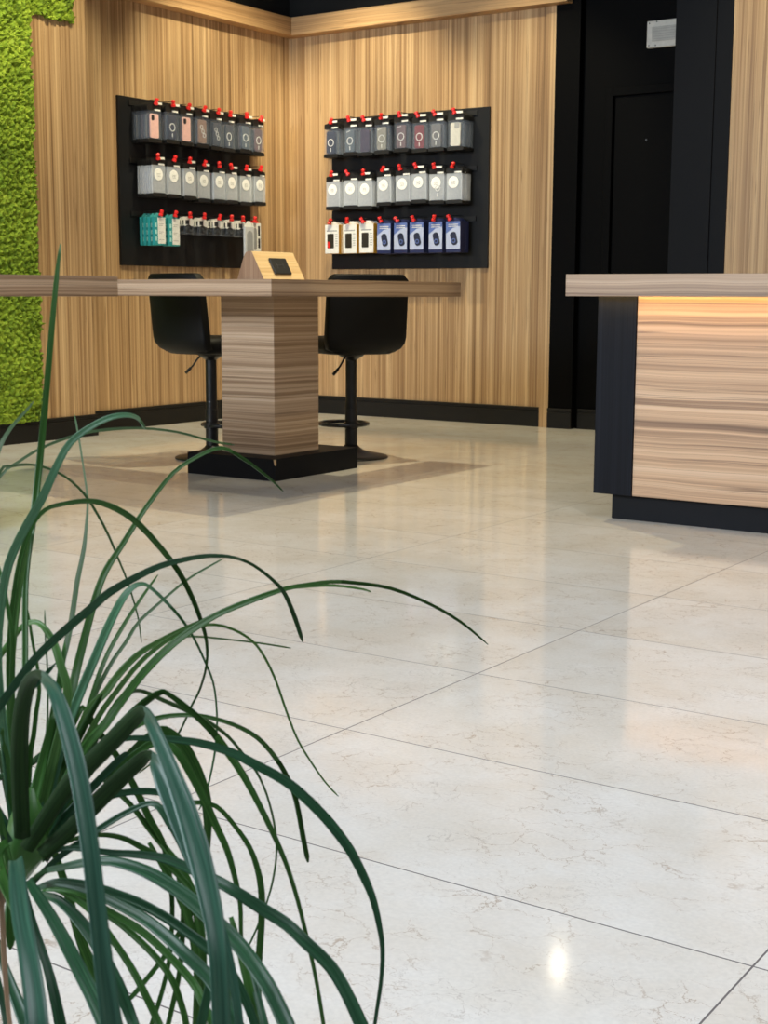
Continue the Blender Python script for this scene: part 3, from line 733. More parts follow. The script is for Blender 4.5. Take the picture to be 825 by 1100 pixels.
LEAVES = [
 ('green',10,[(-.7647,.6549,.6151,.00604),(-.7739,.6637,.6491,.00473),(-.7838,.6752,.6934,.00408),(-.7924,.687,.728,.00412),(-.8054,.7022,.7905,.00416),(-.8131,.7204,.8437,.00525),(-.8228,.7414,.912,.00496),(-.8338,.7603,.9676,.0043),(-.8451,.7771,1.0067,.00363),(-.8564,.7937,1.0381,.00147)]),
 ('pale',-15,[(-.7537,.6387,.6193,.00592),(-.7675,.6438,.6905,.00592),(-.779,.6505,.7482,.00594),(-.7833,.6633,.7981,.00597),(-.7832,.6772,.8244,.00602),(-.7792,.6967,.8528,.00607),(-.7815,.7131,.8735,.00546),(-.7848,.7305,.8896,.00518),(-.7843,.752,.9005,.00456),(-.785,.7743,.906,.00428),(-.7893,.7956,.9058,.00363),(-.7974,.816,.901,.00296),(-.8092,.8354,.8907,.00151)]),
 ('green',20,[(-.7747,.6602,.6146,.00542),(-.7963,.6754,.7264,.00477),(-.8038,.692,.7923,.00412),(-.8049,.7069,.825,.00346),(-.8031,.7204,.8389,.00314),(-.797,.7353,.8426,.00351),(-.7887,.7513,.8435,.0039),(-.7817,.7656,.8389,.00464),(-.7721,.7807,.8277,.00504),(-.7624,.7946,.8092,.00471),(-.7522,.8083,.786,.00439),(-.7467,.8189,.7624,.00405),(-.7442,.8277,.7392,.00334),(-.746,.8348,.7222,.00262),(-.7507,.8396,.702,.00196),(-.7597,.8413,.6798,.00183),(-.7706,.8429,.6634,.00184),(-.7852,.84,.6351,.00171),(-.8046,.8353,.6133,.00156),(-.8223,.8331,.5982,.00126)]),
 ('thin',0,[(-.9551,.7811,.8082,.00237),(-.9602,.8122,.8428,.00241),(-.9667,.8391,.8527,.00246),(-.9702,.8695,.8622,.00251),(-.9669,.9059,.8704,.00256),(-.9664,.9408,.8729,.00262),(-.9584,.9818,.872,.00232),(-.9494,1.0239,.8657,.00219),(-.941,1.066,.8536,.00224),(-.9435,1.1031,.8465,.00191)]),
 ('green',-10,[(-.7555,.6606,.6118,.00738),(-.7625,.6849,.6594,.0075),(-.7696,.7087,.7004,.00693),(-.7804,.7261,.7177,.00634),(-.7903,.746,.7413,.00609),(-.7999,.767,.7656,.00546),(-.8089,.7875,.7821,.00519),(-.8149,.8105,.797,.00453),(-.8204,.8348,.8139,.00422),(-.827,.8585,.8276,.00391),(-.8283,.8877,.8481,.00358),(-.8279,.9171,.8591,.00324),(-.8255,.9475,.8647,.0033),(-.8246,.9742,.8532,.00302),(-.827,.9992,.8404,.00257),(-.8298,1.0243,.8263,.00209),(-.8364,1.0477,.8134,.00142)]),
 ('thin',5,[(-.8309,.7026,.5884,.00362),(-.8644,.711,.7079,.00291),(-.881,.7306,.8218,.00293),(-.8827,.7468,.8592,.00236),(-.8827,.7583,.8625,.00223),(-.8791,.7725,.8629,.00195),(-.8753,.7867,.8595,.00197),(-.8687,.8024,.8507,.00199),(-.8629,.817,.8356,.00216),(-.8602,.8294,.8164,.00218),(-.8595,.8409,.7967,.00205),(-.8602,.8518,.7757,.00175),(-.861,.8631,.7535,.00161),(-.8605,.874,.7211,.0013),(-.8655,.8829,.6952,.00131)]),
 ('thin',10,[(-.7729,.6724,.6075,.00615),(-.783,.7012,.6654,.00488),(-.7976,.7259,.7136,.00462),(-.8115,.7462,.7308,.00471),(-.8265,.7657,.7436,.00444),(-.8424,.7876,.7683,.00415),(-.8577,.8102,.7902,.00354),(-.8756,.8313,.8092,.00236),(-.895,.8515,.825,.00177),(-.9187,.8706,.8456,.00148),(-.944,.8899,.8697,.00167),(-.9695,.9092,.8897,.00137)]),
 ('teal',-20,[(-.7415,.6233,.6237,.0058),(-.7656,.6193,.6603,.00583),(-.7743,.6256,.6906,.00586),(-.7678,.6417,.7127,.00589),(-.7592,.6607,.7375,.00594),(-.7559,.6747,.7493,.00598),(-.7503,.6913,.7618,.00603),(-.7444,.7089,.7738,.00609),(-.7415,.7249,.7831,.0058),(-.7321,.7465,.7932,.00517),(-.7282,.7643,.7979,.00453),(-.7242,.7825,.7998,.00423),(-.721,.801,.8002,.00357),(-.7201,.8183,.7984,.00318),(-.7175,.8373,.7943,.00249),(-.7147,.8566,.7856,.00238),(-.7109,.8764,.7707,.00271),(-.7122,.8936,.756,.00352),(-.7142,.9096,.7323,.00388),(-.7185,.925,.7087,.00316)]),
 ('green',15,[(-.7404,.6472,.6161,.00855),(-.7394,.6675,.6446,.00732),(-.7365,.6902,.6736,.00673),(-.7349,.7104,.6876,.00648),(-.7369,.7289,.6997,.00622),(-.7351,.7522,.7176,.00596),(-.7327,.7764,.7317,.0057),(-.7317,.7997,.7404,.00543),(-.7279,.826,.7485,.00478),(-.7256,.8517,.7525,.00486),(-.7226,.8787,.7557,.00457),(-.7202,.9063,.7575,.00387),(-.7195,.9332,.7562,.00347),(-.7168,.9625,.7541,.00338),(-.7137,.9926,.7486,.00328),(-.6997,1.0305,.7388,.00301),(-.6844,1.0688,.7203,.00273),(-.6717,1.1056,.6975,.00243),(-.6625,1.1404,.6703,.00142)]),
 ('young',-10,[(-.7555,.6606,.6118,.00738),(-.7519,.6857,.6542,.00679),(-.7524,.7089,.6926,.00619),(-.7528,.7286,.7043,.00557),(-.757,.7466,.7132,.0053),(-.7568,.7698,.7251,.00431),(-.7525,.7966,.7336,.00365),(-.7453,.8267,.7408,.00327),(-.744,.8535,.7443,.00303),(-.7448,.8802,.7464,.00308),(-.7358,.9158,.7524,.00267),(-.7312,.9484,.7506,.00241),(-.7264,.9823,.7463,.00229),(-.721,1.0172,.7377,.00184),(-.731,1.0431,.7294,.00137)]),
 ('young',0,[(-.7605,.6694,.6113,.00609),(-.7539,.6968,.6578,.00548),(-.7515,.7191,.6874,.00416),(-.75,.7394,.7051,.00386),(-.748,.7606,.721,.00355),(-.7445,.7828,.7323,.00317),(-.7406,.8052,.7388,.00292),(-.7363,.8277,.7395,.00222),(-.7346,.8481,.7335,.0021),(-.7324,.8686,.722,.00213),(-.7331,.8871,.7063,.00217),(-.7329,.905,.6792,.00204),(-.7336,.9219,.6448,.00192),(-.7355,.9396,.6149,.00179),(-.7358,.9599,.5881,.00165),(-.7364,.9812,.5636,.00143),(-.7389,1.003,.5443,.00137)]),
 ('thin',0,[(-.7951,.7406,.6601,.00289),(-.799,.7808,.6951,.00253),(-.8017,.821,.7123,.00229),(-.8031,.8614,.7126,.00189),(-.8105,.8987,.7049,.00178),(-.8145,.9402,.6935,.00167),(-.815,.9863,.6806,.00155),(-.8172,1.0334,.6661,.00142)]),
 ('thin',0,[(-.7925,.7072,.603,.00497),(-.7943,.7451,.6703,.00362),(-.8006,.7775,.7032,.00326),(-.8101,.8083,.7184,.00304),(-.8241,.8391,.7285,.00281),(-.8303,.88,.742,.00225),(-.8406,.9211,.7505,.00199),(-.845,.9704,.7593,.00154)]),
 ('pale',10,[(-.7547,.6617,.6151,.00805),(-.7538,.6848,.6753,.00744),(-.7546,.7011,.7027,.00683),(-.7534,.7197,.7326,.00655),(-.7549,.7352,.7527,.00627),(-.7563,.7507,.7696,.00563),(-.7587,.7643,.7771,.00462),(-.7601,.7779,.7782,.00323),(-.7616,.7905,.7715,.00262),(-.7589,.8051,.7573,.0025),(-.7566,.8195,.7406,.00223),(-.7569,.8326,.7234,.00196),(-.7576,.8452,.7028,.00183),(-.7597,.8574,.6817,.0017),(-.7652,.8673,.6584,.00156),(-.7728,.8761,.6337,.00158),(-.7827,.8831,.6052,.0016),(-.7957,.8875,.5711,.00146),(-.8103,.8936,.5492,.00131)]),
 ('green',0,[(-.7733,.6856,.614,.00552),(-.7809,.7274,.6661,.00426),(-.7962,.7683,.7097,.00367),(-.8148,.8081,.7286,.00334),(-.8356,.8514,.7424,.00268),(-.8587,.8987,.7545,.00148)]),
 ('fold',0,[(-.7269,.6224,.6308,.01084),(-.7069,.6049,.667,.01111),(-.688,.5893,.7069,.01136),(-.6681,.5748,.7388,.01044),(-.6473,.5613,.7621,.00956),(-.6262,.5482,.7766,.00765),(-.6055,.5357,.7843,.00584),(-.5858,.5234,.7865,.00621),(-.5666,.5119,.7849,.00756),(-.5473,.5008,.7745,.00886),(-.529,.4902,.7595,.00938),(-.5126,.4797,.7421,.00943),(-.4981,.4696,.7232,.00902),(-.4846,.4601,.701,.00887),(-.4725,.4517,.6788,.00941),(-.4604,.4444,.6524,.01061),(-.449,.4377,.6209,.00788),(-.4401,.4304,.5854,.00156)]),
 ('fold',5,[(-.7316,.6293,.6193,.01031),(-.7043,.6288,.6537,.01135),(-.6803,.625,.6788,.01234),(-.6544,.6227,.7011,.01208),(-.6286,.6211,.7238,.01124),(-.6087,.6146,.7393,.00985),(-.5928,.605,.7481,.00738),(-.5771,.5942,.7483,.00778),(-.5593,.584,.7399,.00817),(-.5409,.5742,.7282,.00961),(-.522,.5648,.7129,.01204),(-.505,.5549,.6982,.01283),(-.4895,.5447,.684,.01208),(-.4753,.5344,.6704,.01087),(-.4627,.5233,.6548,.0097),(-.4501,.5104,.6257,.00953),(-.4369,.4968,.5873,.00702),(-.4244,.4828,.5452,.00138)]),
 ('fold',-5,[(-.7227,.6347,.6156,.00966),(-.6974,.6369,.6375,.01141),(-.6731,.6393,.6611,.01186),(-.6501,.6413,.6834,.01106),(-.6313,.6398,.699,.00968),(-.6179,.6339,.7076,.00656),(-.6052,.6266,.7078,.00823),(-.5907,.6194,.6982,.01043),(-.5743,.613,.6825,.01086),(-.5578,.6071,.6656,.01015),(-.5408,.6017,.6462,.00835),(-.5234,.5964,.6224,.0066),(-.5095,.5897,.6,.00543),(-.4986,.5816,.578,.00483),(-.4827,.5716,.5239,.00359),(-.4694,.5595,.4642,.00084)]),
 ('teal',10,[(-.7339,.6352,.5936,.00325),(-.7166,.6321,.6057,.00385),(-.6974,.6292,.6141,.00443),(-.6742,.6288,.6231,.0056),(-.6484,.6293,.6304,.00613),(-.6182,.631,.6295,.00783),(-.5878,.6311,.6225,.00888),(-.5631,.6271,.6161,.00988),(-.5365,.6233,.607,.0097),(-.5166,.6154,.6019,.00951),(-.4956,.607,.5933,.00932),(-.4742,.5974,.5785,.00966),(-.4566,.5861,.5708,.00709),(-.4416,.5723,.5622,.00138)]),
 ('teal',-5,[(-.7367,.6477,.6051,.00329),(-.7218,.6517,.6142,.00327),(-.7035,.6564,.6169,.00389),(-.6822,.6622,.6172,.00451),(-.6609,.6678,.619,.00543),(-.6396,.6727,.6191,.00634),(-.6177,.6765,.6144,.00691),(-.6002,.6773,.6119,.00747),(-.5847,.6762,.6096,.0077),(-.561,.6791,.601,.00824),(-.5417,.6792,.5958,.00815),(-.5258,.6764,.5903,.00806),(-.504,.676,.5789,.00826),(-.487,.6716,.5658,.00815),(-.4701,.6659,.5488,.00862),(-.4525,.6596,.5287,.00638),(-.4392,.6495,.5068,.00126)]),
 ('teal',10,[(-.7503,.6648,.6151,.00604),(-.7341,.6779,.6496,.00535),(-.72,.688,.6752,.004),(-.7041,.6965,.6856,.00365),(-.6832,.7069,.6874,.0043),(-.6678,.7133,.6876,.00494),(-.6518,.7199,.6865,.00558),(-.6373,.7252,.6837,.00589),(-.6246,.7292,.6803,.0062),(-.6129,.7323,.6756,.0065),(-.5922,.7406,.6652,.0068),(-.5781,.7445,.6555,.00711),(-.5633,.7484,.6427,.00708),(-.5526,.7501,.6324,.00706),(-.5423,.7512,.621,.00672),(-.5324,.7516,.6064,.00606),(-.5241,.751,.5926,.00509),(-.5173,.749,.5763,.00412),(-.512,.7459,.5595,.00316),(-.5095,.7403,.539,.00277),(-.5088,.7327,.5143,.00251),(-.5079,.7225,.4748,.00188),(-.5045,.7133,.4311,.001)]),
 ('green',-15,[(-.7383,.6487,.6162,.00592),(-.7317,.6575,.6389,.00592),(-.7134,.6771,.6767,.00592),(-.6943,.6956,.7054,.00559),(-.6845,.7044,.7165,.00493),(-.6784,.7094,.7211,.00394),(-.674,.7123,.7205,.00329),(-.6593,.7201,.7082,.00427),(-.645,.7272,.6933,.00493),(-.6338,.7319,.6777,.00526),(-.6243,.7357,.6628,.00493),(-.6152,.7388,.646,.00427),(-.6053,.7419,.6265,.00394),(-.5945,.7449,.6025,.00342),(-.585,.7464,.5759,.00302),(-.5749,.7469,.5415,.00276),(-.5683,.7468,.5162,.00263),(-.561,.7457,.4837,.00263),(-.55,.7434,.4312,.00197),(-.5416,.7383,.3728,.00105)]),
 ('green',10,[(-.7478,.6671,.6184,.00536),(-.736,.6888,.6509,.0054),(-.7235,.71,.6778,.00475),(-.7148,.7253,.6874,.0041),(-.7054,.74,.691,.00343),(-.6954,.7544,.6906,.00318),(-.6868,.7673,.6875,.00306),(-.6741,.7821,.6802,.00308),(-.6621,.7958,.6687,.00351),(-.6529,.8065,.6515,.00382),(-.6476,.8144,.6341,.00384),(-.6444,.8206,.6151,.00386),(-.6407,.8248,.5838,.00403),(-.6397,.8293,.5636,.00333)]),
 ('thin',0,[(-.7676,.6895,.6141,.00483),(-.754,.716,.6669,.00417),(-.7466,.7337,.6962,.00349),(-.7423,.7452,.7028,.00281),(-.7382,.7549,.7012,.00282),(-.73,.7663,.6933,.00312),(-.7186,.7796,.684,.00314),(-.7069,.7928,.6731,.00287),(-.6978,.8039,.6607,.00245),(-.6901,.8134,.6446,.00218),(-.6849,.8216,.6305,.00204),(-.6803,.8284,.6112,.00176),(-.677,.8334,.5873,.00177),(-.677,.8366,.5661,.00163),(-.68,.8377,.544,.00164),(-.6863,.8356,.5172,.0015),(-.6975,.8288,.4834,.0015),(-.7072,.826,.4658,.00121)]),
 ('green',0,[(-.7416,.7125,.6415,.00552),(-.7214,.7315,.6689,.00621),(-.7108,.7405,.6785,.0069),(-.7045,.7448,.6778,.00759),(-.6939,.75,.667,.00897),(-.6849,.7529,.6493,.00966),(-.6782,.7543,.6322,.00828),(-.6752,.7537,.6179,.0069),(-.6734,.7511,.5974,.00483),(-.6723,.7474,.5736,.00276)]),
 ('green',0,[(-.7225,.7036,.655,.00474),(-.7006,.72,.6759,.00541),(-.6879,.726,.6767,.00539),(-.6783,.7282,.6695,.00538),(-.6621,.7315,.6452,.0057),(-.6486,.7328,.6218,.00535),(-.6385,.7329,.6059,.00467),(-.6296,.7313,.5861,.00399),(-.6231,.7285,.5699,.00331),(-.6184,.7236,.5513,.0029),(-.6128,.7186,.529,.00263)]),
 ('green',10,[(-.6856,.7126,.6333,.00335),(-.6665,.7263,.6374,.00335),(-.6511,.7359,.635,.00335),(-.6384,.7413,.6214,.00335),(-.6276,.7447,.6066,.00368),(-.6204,.7452,.5906,.00434),(-.6157,.7435,.5747,.005),(-.6129,.7397,.5557,.005),(-.6107,.7336,.529,.00499),(-.6079,.7288,.5085,.00531),(-.6026,.724,.4804,.00529),(-.5955,.7175,.4385,.00396),(-.5885,.7097,.3923,.00105)]),
 ('teal',-10,[(-.7401,.6423,.5888,.00394),(-.7247,.6524,.607,.00459),(-.7109,.6601,.6187,.00457),(-.6981,.6668,.6297,.00456),(-.6842,.674,.6401,.00422),(-.6716,.6797,.6478,.00388),(-.6623,.6821,.6511,.00386),(-.6547,.6823,.6493,.00513),(-.646,.682,.6419,.00671),(-.6371,.6815,.6334,.007),(-.6272,.6806,.62,.00665),(-.6161,.68,.6043,.00599),(-.603,.6799,.5844,.00502),(-.5915,.6785,.5648,.00312)]),
 ('green',0,[(-.7508,.7075,.6483,.00345),(-.7425,.716,.6655,.00414),(-.7347,.7197,.6624,.00483),(-.7182,.7243,.6357,.00516),(-.7077,.7255,.6174,.00515),(-.6964,.727,.6015,.00446),(-.6895,.7251,.5872,.0041),(-.6829,.7215,.5693,.00368),(-.6776,.7163,.551,.00339),(-.6732,.7079,.5232,.00337),(-.6722,.6974,.4999,.00335),(-.6728,.6849,.4759,.0036),(-.677,.6629,.4187,.00268),(-.6731,.6448,.356,.00105)]),
 ('green',5,[(-.7518,.7029,.6278,.00276),(-.7379,.7133,.6348,.00345),(-.7296,.7175,.6332,.00345),(-.7177,.7215,.6222,.00379),(-.7064,.7239,.6096,.00412),(-.6927,.7269,.5959,.00479),(-.6792,.7289,.5819,.00614),(-.6679,.728,.5657,.00679),(-.6589,.7245,.5478,.00676),(-.6503,.7183,.5219,.00605),(-.6427,.7068,.4755,.00601),(-.6329,.6915,.4056,.00447),(-.6212,.6754,.3291,.00105)]),
 ('teal',0,[(-.7349,.6486,.6032,.0046),(-.7224,.6615,.626,.0046),(-.7113,.672,.6416,.0046),(-.699,.6819,.6495,.00493),(-.6841,.6926,.6522,.00493),(-.6676,.7036,.6503,.00493),(-.656,.71,.6419,.0046),(-.6481,.7125,.6263,.00329)]),
 ('green',0,[(-.7513,.6604,.5952,.00268),(-.7385,.6714,.6086,.00295),(-.7246,.681,.6136,.00308),(-.7127,.6878,.6148,.00335),(-.7008,.6935,.6129,.00374),(-.6889,.698,.6078,.00427),(-.6753,.7027,.601,.00465),(-.6612,.7065,.5906,.00464),(-.6494,.7079,.5791,.00462),(-.6406,.7055,.5614,.00394)]),
 ('teal',5,[(-.7237,.6294,.5907,.00322),(-.7137,.6283,.5977,.00384),(-.6991,.6303,.6033,.00476),(-.6782,.6361,.6038,.00567),(-.66,.6398,.6017,.00625),(-.64,.6447,.5978,.00652),(-.6206,.6489,.5915,.00648),(-.604,.6515,.5845,.00643),(-.5866,.6545,.5758,.0067),(-.5713,.6561,.5653,.00666),(-.5579,.6557,.55,.00602),(-.5458,.654,.5302,.00538),(-.5295,.6527,.496,.00402),(-.518,.6476,.4581,.00095)]),
 ('teal',-10,[(-.7164,.6231,.5961,.00383),(-.6944,.6219,.6061,.0044),(-.6658,.6243,.6078,.00557),(-.6427,.6228,.6065,.0067),(-.6229,.6197,.6063,.00721),(-.6046,.6161,.6056,.0074),(-.5856,.6128,.602,.00788),(-.568,.609,.5979,.00806),(-.5464,.6076,.5888,.00851),(-.53,.6032,.5804,.00868),(-.5131,.5985,.5657,.00885),(-.4887,.5958,.5315,.00655),(-.4717,.5879,.4937,.00129)]),
 ('green',0,[(-.7274,.6386,.5878,.00325),(-.702,.6453,.5898,.00387),(-.673,.6519,.5792,.00511),(-.6504,.6546,.5728,.00538),(-.628,.656,.5623,.00532),(-.6048,.6569,.5474,.00558),(-.5909,.6522,.5384,.00552),(-.5755,.6472,.5239,.00545),(-.5473,.6445,.4765,.00404),(-.5273,.6351,.4247,.00095)]),
 ('green',10,[(-.7335,.6465,.5869,.00329),(-.7107,.6532,.582,.00359),(-.6834,.6618,.5693,.00422),(-.6648,.6653,.5593,.00452),(-.6474,.6679,.5474,.00449),(-.6334,.6684,.5349,.00446),(-.6225,.6663,.5186,.00444),(-.6146,.6629,.5043,.00442),(-.5941,.6588,.4388,.00329),(-.5789,.65,.3661,.001)]),
 ('green',0,[(-.7351,.6454,.5869,.00329),(-.7117,.6498,.5829,.00391),(-.691,.6516,.5746,.00452),(-.6726,.6508,.5614,.00474),(-.655,.6495,.5479,.00482),(-.6396,.6467,.5348,.00503),(-.6235,.6437,.5182,.00529),(-.6137,.6385,.5124,.00524),(-.6007,.6336,.4965,.00389),(-.5902,.6265,.4788,.00097)]),
 ('teal',5,[(-.7138,.6146,.6065,.00505),(-.6909,.6008,.6086,.00677),(-.6639,.5898,.6023,.0078),(-.6382,.579,.594,.00878),(-.6154,.5682,.5881,.00915),(-.5933,.5583,.5808,.00951),(-.5717,.5488,.5697,.00985),(-.5498,.5401,.5535,.00724),(-.5329,.5291,.5349,.00142)]),
 ('teal',-5,[(-.7173,.6222,.5942,.00383),(-.7007,.6174,.5975,.00503),(-.6832,.6138,.6,.0062),(-.6636,.6109,.5945,.00765),(-.6454,.6072,.5866,.00816),(-.6299,.6025,.5781,.00805),(-.6137,.5984,.5668,.00796),(-.5976,.5938,.5498,.00729),(-.5874,.5881,.5438,.00692),(-.5698,.5834,.5127,.00514),(-.5566,.5758,.4779,.00102)]),
 ('green',0,[(-.7574,.6709,.608,.00474),(-.7518,.6725,.5981,.00508),(-.7467,.6728,.5871,.00541),(-.7397,.6728,.571,.00608),(-.7303,.6721,.5466,.00674),(-.7211,.6717,.5286,.00773),(-.7085,.6724,.5076,.00838),(-.6977,.6723,.493,.00834),(-.6868,.6711,.4763,.00797),(-.6648,.6712,.4289,.00595),(-.649,.6653,.3769,.00118)]),
 ('fold',0,[(-.7195,.6118,.6127,.00757),(-.6953,.5892,.6329,.00851),(-.6706,.5683,.6465,.0088),(-.6463,.5481,.6527,.00962),(-.6224,.5286,.6509,.01067),(-.599,.5107,.6465,.01111),(-.5764,.4945,.6413,.01103),(-.5552,.4792,.6322,.01145),(-.5356,.4643,.6185,.0121),(-.5144,.449,.5833,.00884),(-.4961,.4333,.5443,.00173)]),
 ('teal',0,[(-.731,.6252,.5951,.00387),(-.7146,.6167,.5808,.00445),(-.698,.6095,.5667,.00501),(-.6835,.6025,.5564,.00588),(-.6702,.5955,.5449,.00672),(-.6557,.5885,.5238,.00785),(-.6329,.5808,.4638,.00583),(-.6153,.5695,.3975,.00115)]),
 ('green',0,[(-.735,.6162,.6276,.00574),(-.7226,.5976,.63,.00685),(-.7046,.5837,.6261,.00792),(-.685,.5728,.6221,.00776),(-.6658,.5635,.6161,.00702),(-.6489,.5543,.6087,.00517),(-.6346,.545,.6,.00283)]),
 ('teal',0,[(-.7218,.5912,.5766,.00375),(-.7036,.5816,.5657,.00491),(-.6852,.573,.5564,.00664),(-.6669,.5651,.5468,.00831),(-.6493,.5575,.5381,.00934),(-.6286,.5506,.5184,.00689),(-.6122,.541,.4962,.00136)]),
 ('teal',0,[(-.7211,.5882,.5581,.00375),(-.7025,.5768,.5517,.00429),(-.6857,.5667,.5436,.00451),(-.6711,.5575,.533,.00474),(-.6544,.5488,.5011,.00351),(-.6415,.5395,.4645,.00093)]),
 ('dry',0,[(-.7089,.5851,.6278,.00245),(-.6947,.5755,.6155,.00301),(-.6817,.5651,.5975,.00327),(-.6694,.5552,.5798,.00322),(-.6576,.5465,.5652,.00289),(-.6459,.5386,.5496,.00286),(-.6308,.5294,.5092,.00212),(-.6179,.5189,.4644,.00089)]),
 ('green',0,[(-.7487,.6385,.5999,.00789),(-.7467,.631,.5857,.00981),(-.7431,.6248,.5717,.00976),(-.7387,.6195,.5597,.00777),(-.7344,.6145,.5505,.00258)]),
 ('young',30,[(-.7758,.6594,.6146,.00609),(-.787,.6666,.6739,.00543),(-.7939,.6737,.7145,.00545),(-.7983,.6805,.7419,.00581),(-.8021,.6875,.7652,.00653),(-.8055,.6949,.786,.00655),(-.8082,.7026,.8042,.0052),(-.8108,.7111,.8225,.00209)]),
 ('green',0,[(-.7694,.6523,.6183,.00469),(-.7816,.6642,.7035,.00404),(-.7885,.6731,.749,.00338),(-.796,.677,.7666,.00312),(-.8037,.6808,.7803,.003),(-.8116,.6846,.7912,.00274),(-.8205,.6884,.8022,.00207)]),
 ('young',10,[(-.756,.6611,.6164,.00805),(-.7547,.6801,.6728,.00708),(-.7558,.6943,.709,.00645),(-.7675,.6987,.73,.00615),(-.7783,.7029,.7437,.00585),(-.7908,.7056,.7527,.00451),(-.8032,.7077,.7556,.00384),(-.817,.7079,.7508,.00388),(-.831,.7067,.7367,.00426),(-.8437,.707,.7231,.0043),(-.8571,.7067,.7063,.00434)]),
 ('green',0,[(-.7927,.6826,.6034,.00488),(-.7988,.6939,.6535,.0042),(-.8018,.7009,.6692,.00387),(-.8054,.7075,.6851,.00353),(-.8088,.7141,.6998,.00312),(-.8155,.7189,.7175,.00257),(-.8229,.7224,.7303,.00229),(-.8325,.7264,.754,.00216),(-.8419,.7289,.7693,.00145)]),
 ('thin',0,[(-.7884,.6862,.6069,.00279),(-.7977,.7065,.6502,.00212),(-.8083,.7211,.6776,.00157),(-.8205,.7335,.7098,.00145),(-.8314,.7423,.7287,.00132),(-.8409,.7509,.752,.00118)]),
 ('green',0,[(-.7594,.6579,.6118,.00939),(-.7616,.6751,.6595,.00879),(-.766,.6853,.6778,.00749),(-.7708,.6961,.7004,.00618),(-.7756,.7057,.7172,.00484),(-.781,.7164,.7413,.00209)]),
 ('green',0,[(-.7482,.6422,.6181,.00855),(-.7533,.6544,.6366,.00863),(-.7583,.6667,.6549,.00805),(-.7634,.6792,.6749,.00609),(-.7685,.6919,.6954,.00342)]),
 ('teal',0,[(-.7689,.6912,.6277,.00276),(-.7765,.7072,.665,.00419),(-.7971,.7042,.6539,.00494),(-.811,.7052,.6443,.00498),(-.8314,.7005,.6341,.00502),(-.8484,.6971,.6234,.00506)]),
 ('green',0,[(-.7545,.6375,.6161,.00526),(-.758,.64,.6421,.0046),(-.7602,.642,.6609,.00394),(-.7639,.6427,.6784,.00355),(-.7674,.6419,.6869,.00329),(-.7677,.6434,.696,.00197)]),
 ('green',0,[(-.7388,.6217,.6046,.00515),(-.7434,.6215,.6206,.00483),(-.7468,.6217,.6346,.00451),(-.7513,.6214,.6492,.00387)]),
 ('teal',0,[(-.7694,.6511,.6117,.00604),(-.7924,.6492,.6425,.0054),(-.8028,.656,.6737,.00544),(-.796,.6728,.6946,.00547),(-.7933,.685,.7063,.00482),(-.7905,.6963,.7127,.00416),(-.7854,.7105,.7261,.00209)]),
 ('teal',0,[(-.7508,.6632,.6085,.00536),(-.7418,.6725,.6251,.00604),(-.7364,.6776,.6324,.00604),(-.7257,.6879,.6484,.00604),(-.7129,.7,.6664,.00536),(-.7069,.7054,.673,.00335)]),
 ('green',0,[(-.7596,.6936,.6718,.0041),(-.7587,.7084,.6952,.00482),(-.7595,.7164,.6888,.00521),(-.7585,.7244,.6754,.00525),(-.7549,.7339,.6605,.00493),(-.7511,.7433,.6439,.00355)]),
 ('green',0,[(-.6779,.748,.5974,.00276),(-.6724,.7381,.5696,.00343),(-.6691,.728,.5525,.00374),(-.6703,.715,.5406,.00372),(-.6715,.7013,.5285,.00368),(-.6763,.684,.5136,.00365),(-.6778,.6695,.5053,.00329)]),
 ('green',0,[(-.6903,.7357,.5769,.00276),(-.6792,.7292,.5566,.00342),(-.6719,.7207,.5365,.00374),(-.6664,.7111,.5145,.00371),(-.6633,.7014,.498,.00368),(-.6615,.6902,.4756,.00366),(-.66,.6779,.4462,.00273),(-.6556,.6675,.4134,.00105)]),
 ('teal',0,[(-.5792,.6566,.5995,.00363),(-.5708,.6441,.5875,.00477),(-.5636,.6321,.5786,.00529),(-.558,.6184,.563,.0058),(-.5523,.6056,.5488,.0063),(-.5475,.5898,.5179,.00467),(-.54,.5759,.4836,.00092)]),
 ('green',0,[(-.623,.7182,.5647,.00329),(-.6118,.7118,.5529,.00456),(-.6015,.7054,.5411,.00548),(-.5909,.6995,.5268,.00607),(-.5785,.6932,.5006,.00634),(-.5626,.6863,.4545,.00472),(-.55,.6768,.4033,.001)]),
 ('green',0,[(-.6161,.6983,.5638,.00451),(-.6051,.6931,.5484,.00575),(-.5952,.687,.5321,.00602),(-.5844,.6796,.505,.00629),(-.5688,.6701,.4497,.00467),(-.5555,.6581,.3888,.00099)]),
 ('green',0,[(-.7024,.7196,.6011,.00274),(-.6852,.7204,.5798,.00476),(-.6693,.7204,.5588,.00609),(-.6579,.7173,.538,.00605),(-.6497,.7115,.5142,.00535),(-.6436,.7018,.4775,.00465),(-.6351,.6875,.4069,.00347),(-.625,.6728,.3291,.00105)]),
 ('green',0,[(-.7757,.6692,.6008,.00752),(-.766,.6759,.6272,.00817),(-.7561,.6822,.6509,.00746),(-.7452,.6894,.6756,.00608),(-.7353,.6953,.6969,.00471),(-.7261,.7,.7147,.00268)]),
 ('green',0,[(-.787,.6842,.591,.00627),(-.7736,.6912,.6122,.00694),(-.7581,.6999,.6346,.00621),(-.743,.7089,.6602,.00481),(-.7289,.7164,.6814,.00274)]),
 ('teal',0,[(-.6135,.7207,.5433,.00263),(-.5979,.71,.5333,.00388),(-.5823,.699,.5221,.00509),(-.5659,.6878,.5071,.00563),(-.5458,.6762,.4761,.00415),(-.529,.6616,.4421,.00097)]),
 ('thin',10,[(-.8361,.6781,.8049,.00345),(-.8451,.7039,.8571,.00351),(-.857,.726,.8826,.00329),(-.8708,.7475,.8931,.00293),(-.8861,.7706,.8995,.00255),(-.9032,.7957,.9053,.002),(-.9245,.821,.909,.00126)]),
]
